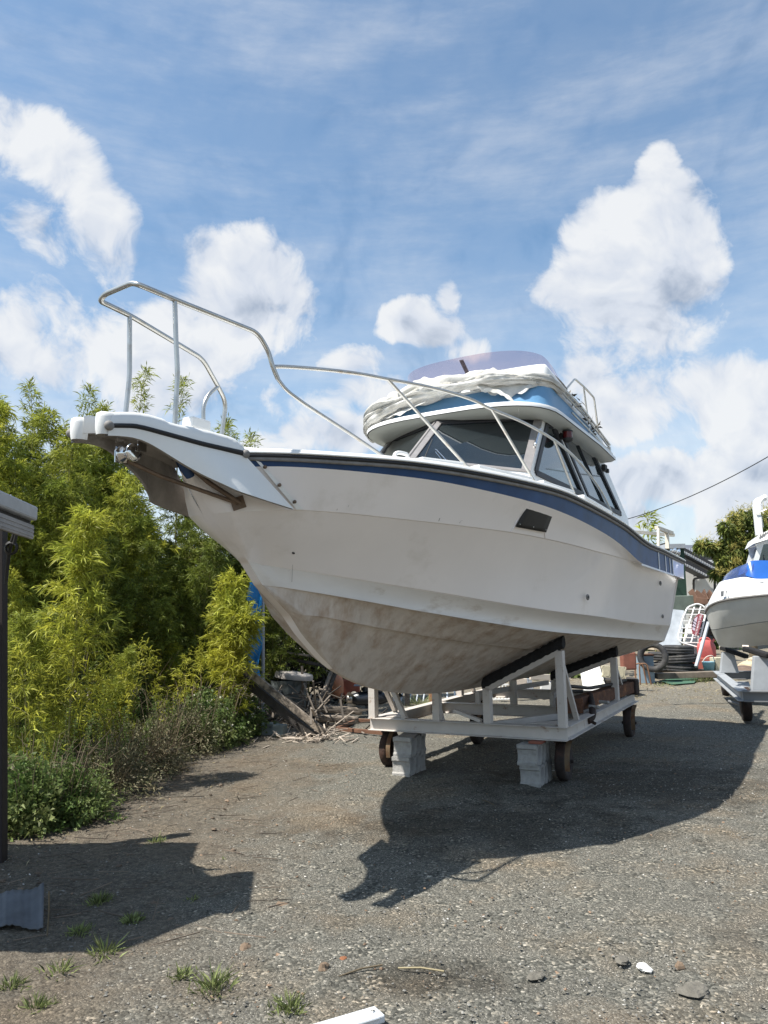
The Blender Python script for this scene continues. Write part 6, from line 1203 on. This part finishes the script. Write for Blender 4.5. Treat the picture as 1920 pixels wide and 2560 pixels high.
q = MB(); both3(q, [[p+Vector((0, 0, .0)) for p in rub], mid, cre]); both3(q, [[Vector((p.x*.97, p.y, p.z-.012)) for p in cre], [a*.5+b_*.5-Vector((0, 0, .02)) for a, b_ in zip(cre, kel)], kel]); q.build('hull', [mat('grey_white_hull', (.56, .56, .53), .4, var=.1, vscale=3)], b2)
q = MB(); both3(q, [dek, [a*.5+b_*.5+Vector((.04, 0, .01)) for a, b_ in zip(dek, rub)], rub]); q.grid([dek, [(-p.x, p.y, p.z) for p in dek]], 0, True); q.build('deck', W2g, b2)
q = MB(); q.tube([p+Vector((.01, 0, 0)) for p in rub], .022, 8); q.tube([Vector((-p.x-.01, p.y, p.z)) for p in rub], .022, 8); q.build('rub_rail', RUBG, b2)
g2 = lambda u, v, x: Vector(D2(u, v, x=x))
q = MB(); bse = smoothpath([g2(1806, 1453, 0), g2(1812, 1452, .25), g2(1836, 1448, .45), g2(1862, 1443, .6), g2(1885, 1445, .66)], 6); tpc = smoothpath([g2(1822, 1432, 0), g2(1826, 1428, .18), g2(1846, 1416, .36), g2(1866, 1411, .5), g2(1885, 1409, .58)], 6)
both3(q, [bse, [a*.5+b_*.5+Vector((.02, -.02, 0)) for a, b_ in zip(bse, tpc)], tpc]); q.build('windscreen', glass('blue_acrylic', (.50, .58, .80), diff=(.12, .18, .42), dfac=.25), b2)
q = MB(); hl = [g2(1863, 1432, .58), g2(1872, 1407, .54), g2(1892, 1401, .56), g2(1960, 1402, .6), g2(2100, 1400, .62)]; hm = [g2(1864, 1437, .6), g2(1876, 1424, .62), g2(1898, 1436, .66), g2(1960, 1438, .68), g2(2100, 1434, .7)]; hl2 = [g2(1866, 1440, .62), g2(1878, 1443, .66), g2(1898, 1447, .70), g2(1960, 1449, .72), g2(2100, 1440, .74)]
both3(q, [smoothpath(hl, 5), smoothpath(hm, 5), smoothpath(hl2, 5)]); q.grid([smoothpath(hl, 5), [(-p.x, p.y, p.z) for p in smoothpath(hl, 5)]], 0, True); q.build('hood', BLG, b2)
q = MB()
for s_ in (1, -1):
    F2 = lambda u, v, x=.52: (lambda p: Vector((p.x*s_, p.y, p.z)))(g2(u, v, x))
    q.slab([F2(1884, 1403), F2(1896, 1404), F2(1909, 1361), F2(1893, 1371)], (s_, 0, 0), -.05); q.slab([F2(1970, 1404), F2(1990, 1404), F2(1990, 1340), F2(1970, 1345)], (s_, 0, 0), -.05); q.slab([F2(1893, 1371), F2(1909, 1361), F2(1990, 1345), F2(1990, 1330), F2(1889, 1360)], (s_, 0, 0), -.05)
q.build('cabin', W2g, b2)
gl = MB(); gl.slab([g2(1896, 1403, .50), g2(1970, 1403, .5), g2(1970, 1348, .5), g2(1909, 1362, .5)], (-1, 0, 0), .006); gl.slab([Vector((.5, g2(1893, 1395, .5).y, g2(1893, 1403, .5).z)), Vector((-.5, g2(1893, 1395, .5).y, g2(1893, 1403, .5).z)), Vector((-.5, g2(1906, 1362, .5).y, g2(1906, 1362, .5).z)), Vector((.5, g2(1906, 1362, .5).y, g2(1906, 1362, .5).z))], (0, 1, 0), .006); gl.build('cabin_glass', GLASS, b2)
q = MB(); t0 = [g2(1885, 1359, .62), g2(1920, 1348, .66), g2(2000, 1330, .66)]; t1 = [g2(1893, 1340, .60), g2(1922, 1325, .62), g2(2000, 1305, .62)]; both3(q, [t0, t1]); q.grid([t0, [(-p.x, p.y, p.z) for p in t0]], 0, False); q.grid([t1, [(-p.x, p.y, p.z+.02) for p in t1]], 0, False); q.grid([[t0[0], t1[0]], [(-t0[0].x, t0[0].y, t0[0].z), (-t1[0].x, t1[0].y, t1[0].z)]], 0, False); q.build('hardtop', W2g, b2)
q = MB()
for k in range(4): q.slab([g2(1897+k*6, 1347-k*2.4, .63), g2(1900.5+k*6, 1346-k*2.4, .63), g2(1904+k*6, 1335-k*2.4, .625), g2(1900.5+k*6, 1336-k*2.4, .625)], (1, 0, 0), .006)
q.build('vent_slots', RUBG, b2)
q = MB(); ar_ = [g2(1898, 1338, .58), g2(1893, 1290, .56), g2(1891, 1264, .53), g2(1897, 1252, .45), g2(1908, 1246, .3)]; arc_ = ar_+[g2(1925, 1244, .3), g2(1960, 1250, .3), g2(1975, 1275, .3), g2(1980, 1335, .3)]; arc_ = smoothpath(arc_, 5)
for a, b_ in zip(arc_, arc_[1:]): q.beam(a, b_+(b_-a)*.1, .05, .11, up=(0, 1, 0))
q.build('radar_arch', W2g, b2); q = MB(); q.tube([g2(1890, 1285, .6), g2(1915, 1274, .62)], .01, 6); q.tube([g2(1903, 1290, .55), g2(1908, 1318, .55)], .01, 6); q.build('aerial', STEEL, b2)
q = MB(); c = g2(1911, 1409, .5); q.box(c, (.09, .10, .09)); q.tube([c+Vector((.05*cos(a), .05*sin(a)*0, .09+.05*sin(a))) for a in [pi*k/8 for k in range(17)]], .006, 5); q.build('searchlight', BLACK, b2, bevel=.01)
q = MB(); q.slab([g2(1802, 1478, .72), g2(1810, 1477, .76), g2(1809, 1491, .80), g2(1802, 1492, .76)], (1, 0, 0), .008); q.slab([g2(1815, 1477, .78), g2(1818, 1476, .79), g2(1815, 1490, .82), g2(1813, 1490, .81)], (1, 0, 0), .006); q.slab([g2(1897, 1452, .86), g2(1910, 1452, .87), g2(1910, 1453.5, .87), g2(1897, 1453.5, .87)], (1, 0, 0), .006); q.slab([g2(1900, 1457, .87), g2(1908, 1456, .87), g2(1911, 1458, .88), g2(1903, 1459, .88)], (1, 0, 0), .006); q.build('hull_marking', mat('dark_grey_vinyl', (.07, .075, .08), .5), b2)
q = MB(); q.tube([g2(1700, 1400, 0)]+[g2(1700, 1400, 0)+Vector((0, .01, 0))], .001, 3)
# trolley of the second boat
t2 = thing('boat_trolley', 'dark grey steel trolley with flat posts under the small motor boat', 'boat cradle', (0, 0, 0)); TG = mat('dark_grey_steel', (.16, .165, .17), .55, var=.15, vscale=5); TGL = mat('pale_galvanised_steel', (.33, .35, .37), .5, var=.15)
c1 = at(1858, 1740, z=.42); c2 = at(1793, 1687, z=.42); ux = Vector((.948, -.317, 0)); c3, c4 = c1+ux*2.4, c2+ux*2.4
for nm, a, b_ in (('cross_beam', c1, c3), ('side_beam', c2, c1), ('cross_beam', c2, c4), ('side_beam', c4, c3)): q = MB(); q.ibeam(a, b_, .14, .14, .012, .01); q.build(nm, TGL if nm == 'side_beam' else TG, t2)
def post2(u, v0, v1, Y, w=.30):
    a, b_ = at(u, v0, Y=Y), at(u, v1, Y=Y); q = MB(); s0, s1 = ux*w*.5, ux*w*.32; q.slab([a-s0, a+s0, b_+s1*.9-ux*.02, b_-s1*1.2], (0, 1, 0), .07); q.build('bunk_post', TGL, t2, bevel=.01)
post2(1825, 1683, 1630, 13.6); post2(1908, 1733, 1640, 10.6, .28)
for (u0, v0, Y0, u1, v1, Y1) in ((1803, 1619, 13.7, 1868, 1642, 13.3), (1862, 1621, 10.9, 1925, 1640, 10.5)):
    q = MB(); a, b_ = at(u0, v0, Y=Y0), at(u1, v1, Y=Y1); q.beam(a, b_, .12, .07); q.build('bunk_beam', PAD, t2, bevel=.02); q = MB(); q.tube([a-ux*.03, a+ux*.05], [.05, .045], 12); q.build('padding_end', BEI, t2)
q = MB(); q.slab([at(1832, 1705, z=.3), at(1872, 1705, z=.3), at(1876, 1718, z=.3), at(1850, 1718, z=.3)], (0, 0, 1), .01); q.build('floor_plate', TGL, t2)
for u, v, r in ((1876, 1806, .24), (1821, 1741, .22)):
    p = at(u, v, z=0); q = MB(); q.lathe([(0, -.06), (r*.5, -.065), (r*.55, -.05), (r*.92, -.06), (r, -.045), (r, .045), (r*.92, .06), (r*.55, .05), (r*.5, .065), (0, .06)], (p.x, p.y+.1, r), tuple(ux), 24); q.build('wheel', DKRUST, t2); q = MB(); q.beam((p.x, p.y+.1, r*1.1), (p.x, p.y+.1, .36), .16, .14, up=(0, 1, 0)); q.build('wheel_fork', RUST, t2)
q = MB(); q.tube([at(1822, 1753, z=.16), at(1858, 1764, z=.12)], .022, 8); q.build('tow_bar', TG, t2)
for i, (u, v, Y, s_) in enumerate(((1848, 1683, 14.8, .5), (1862, 1676, 15, .4), (1880, 1668, 15.5, .55), (1893, 1655, 15.6, .45))):
    q = MB(); q.blob((0, 0, 0), (s_*.5, .25, s_*.24), 9, 6, jit=.12); o = q.build('stone_slab', mat('beige_stone%d' % i, ((.17, .12, .09), (.13, .09, .07), (.48, .40, .27), (.5, .42, .3))[i], .9, var=.2), loc=tuple(at(u, v, Y=Y))); tag(o, ('brown stone slab low behind the trolley', 'upper dark brown stone behind the trolley', 'large beige stone behind the trolley posts', 'upper beige stone behind the trolley posts')[i], 'stone')
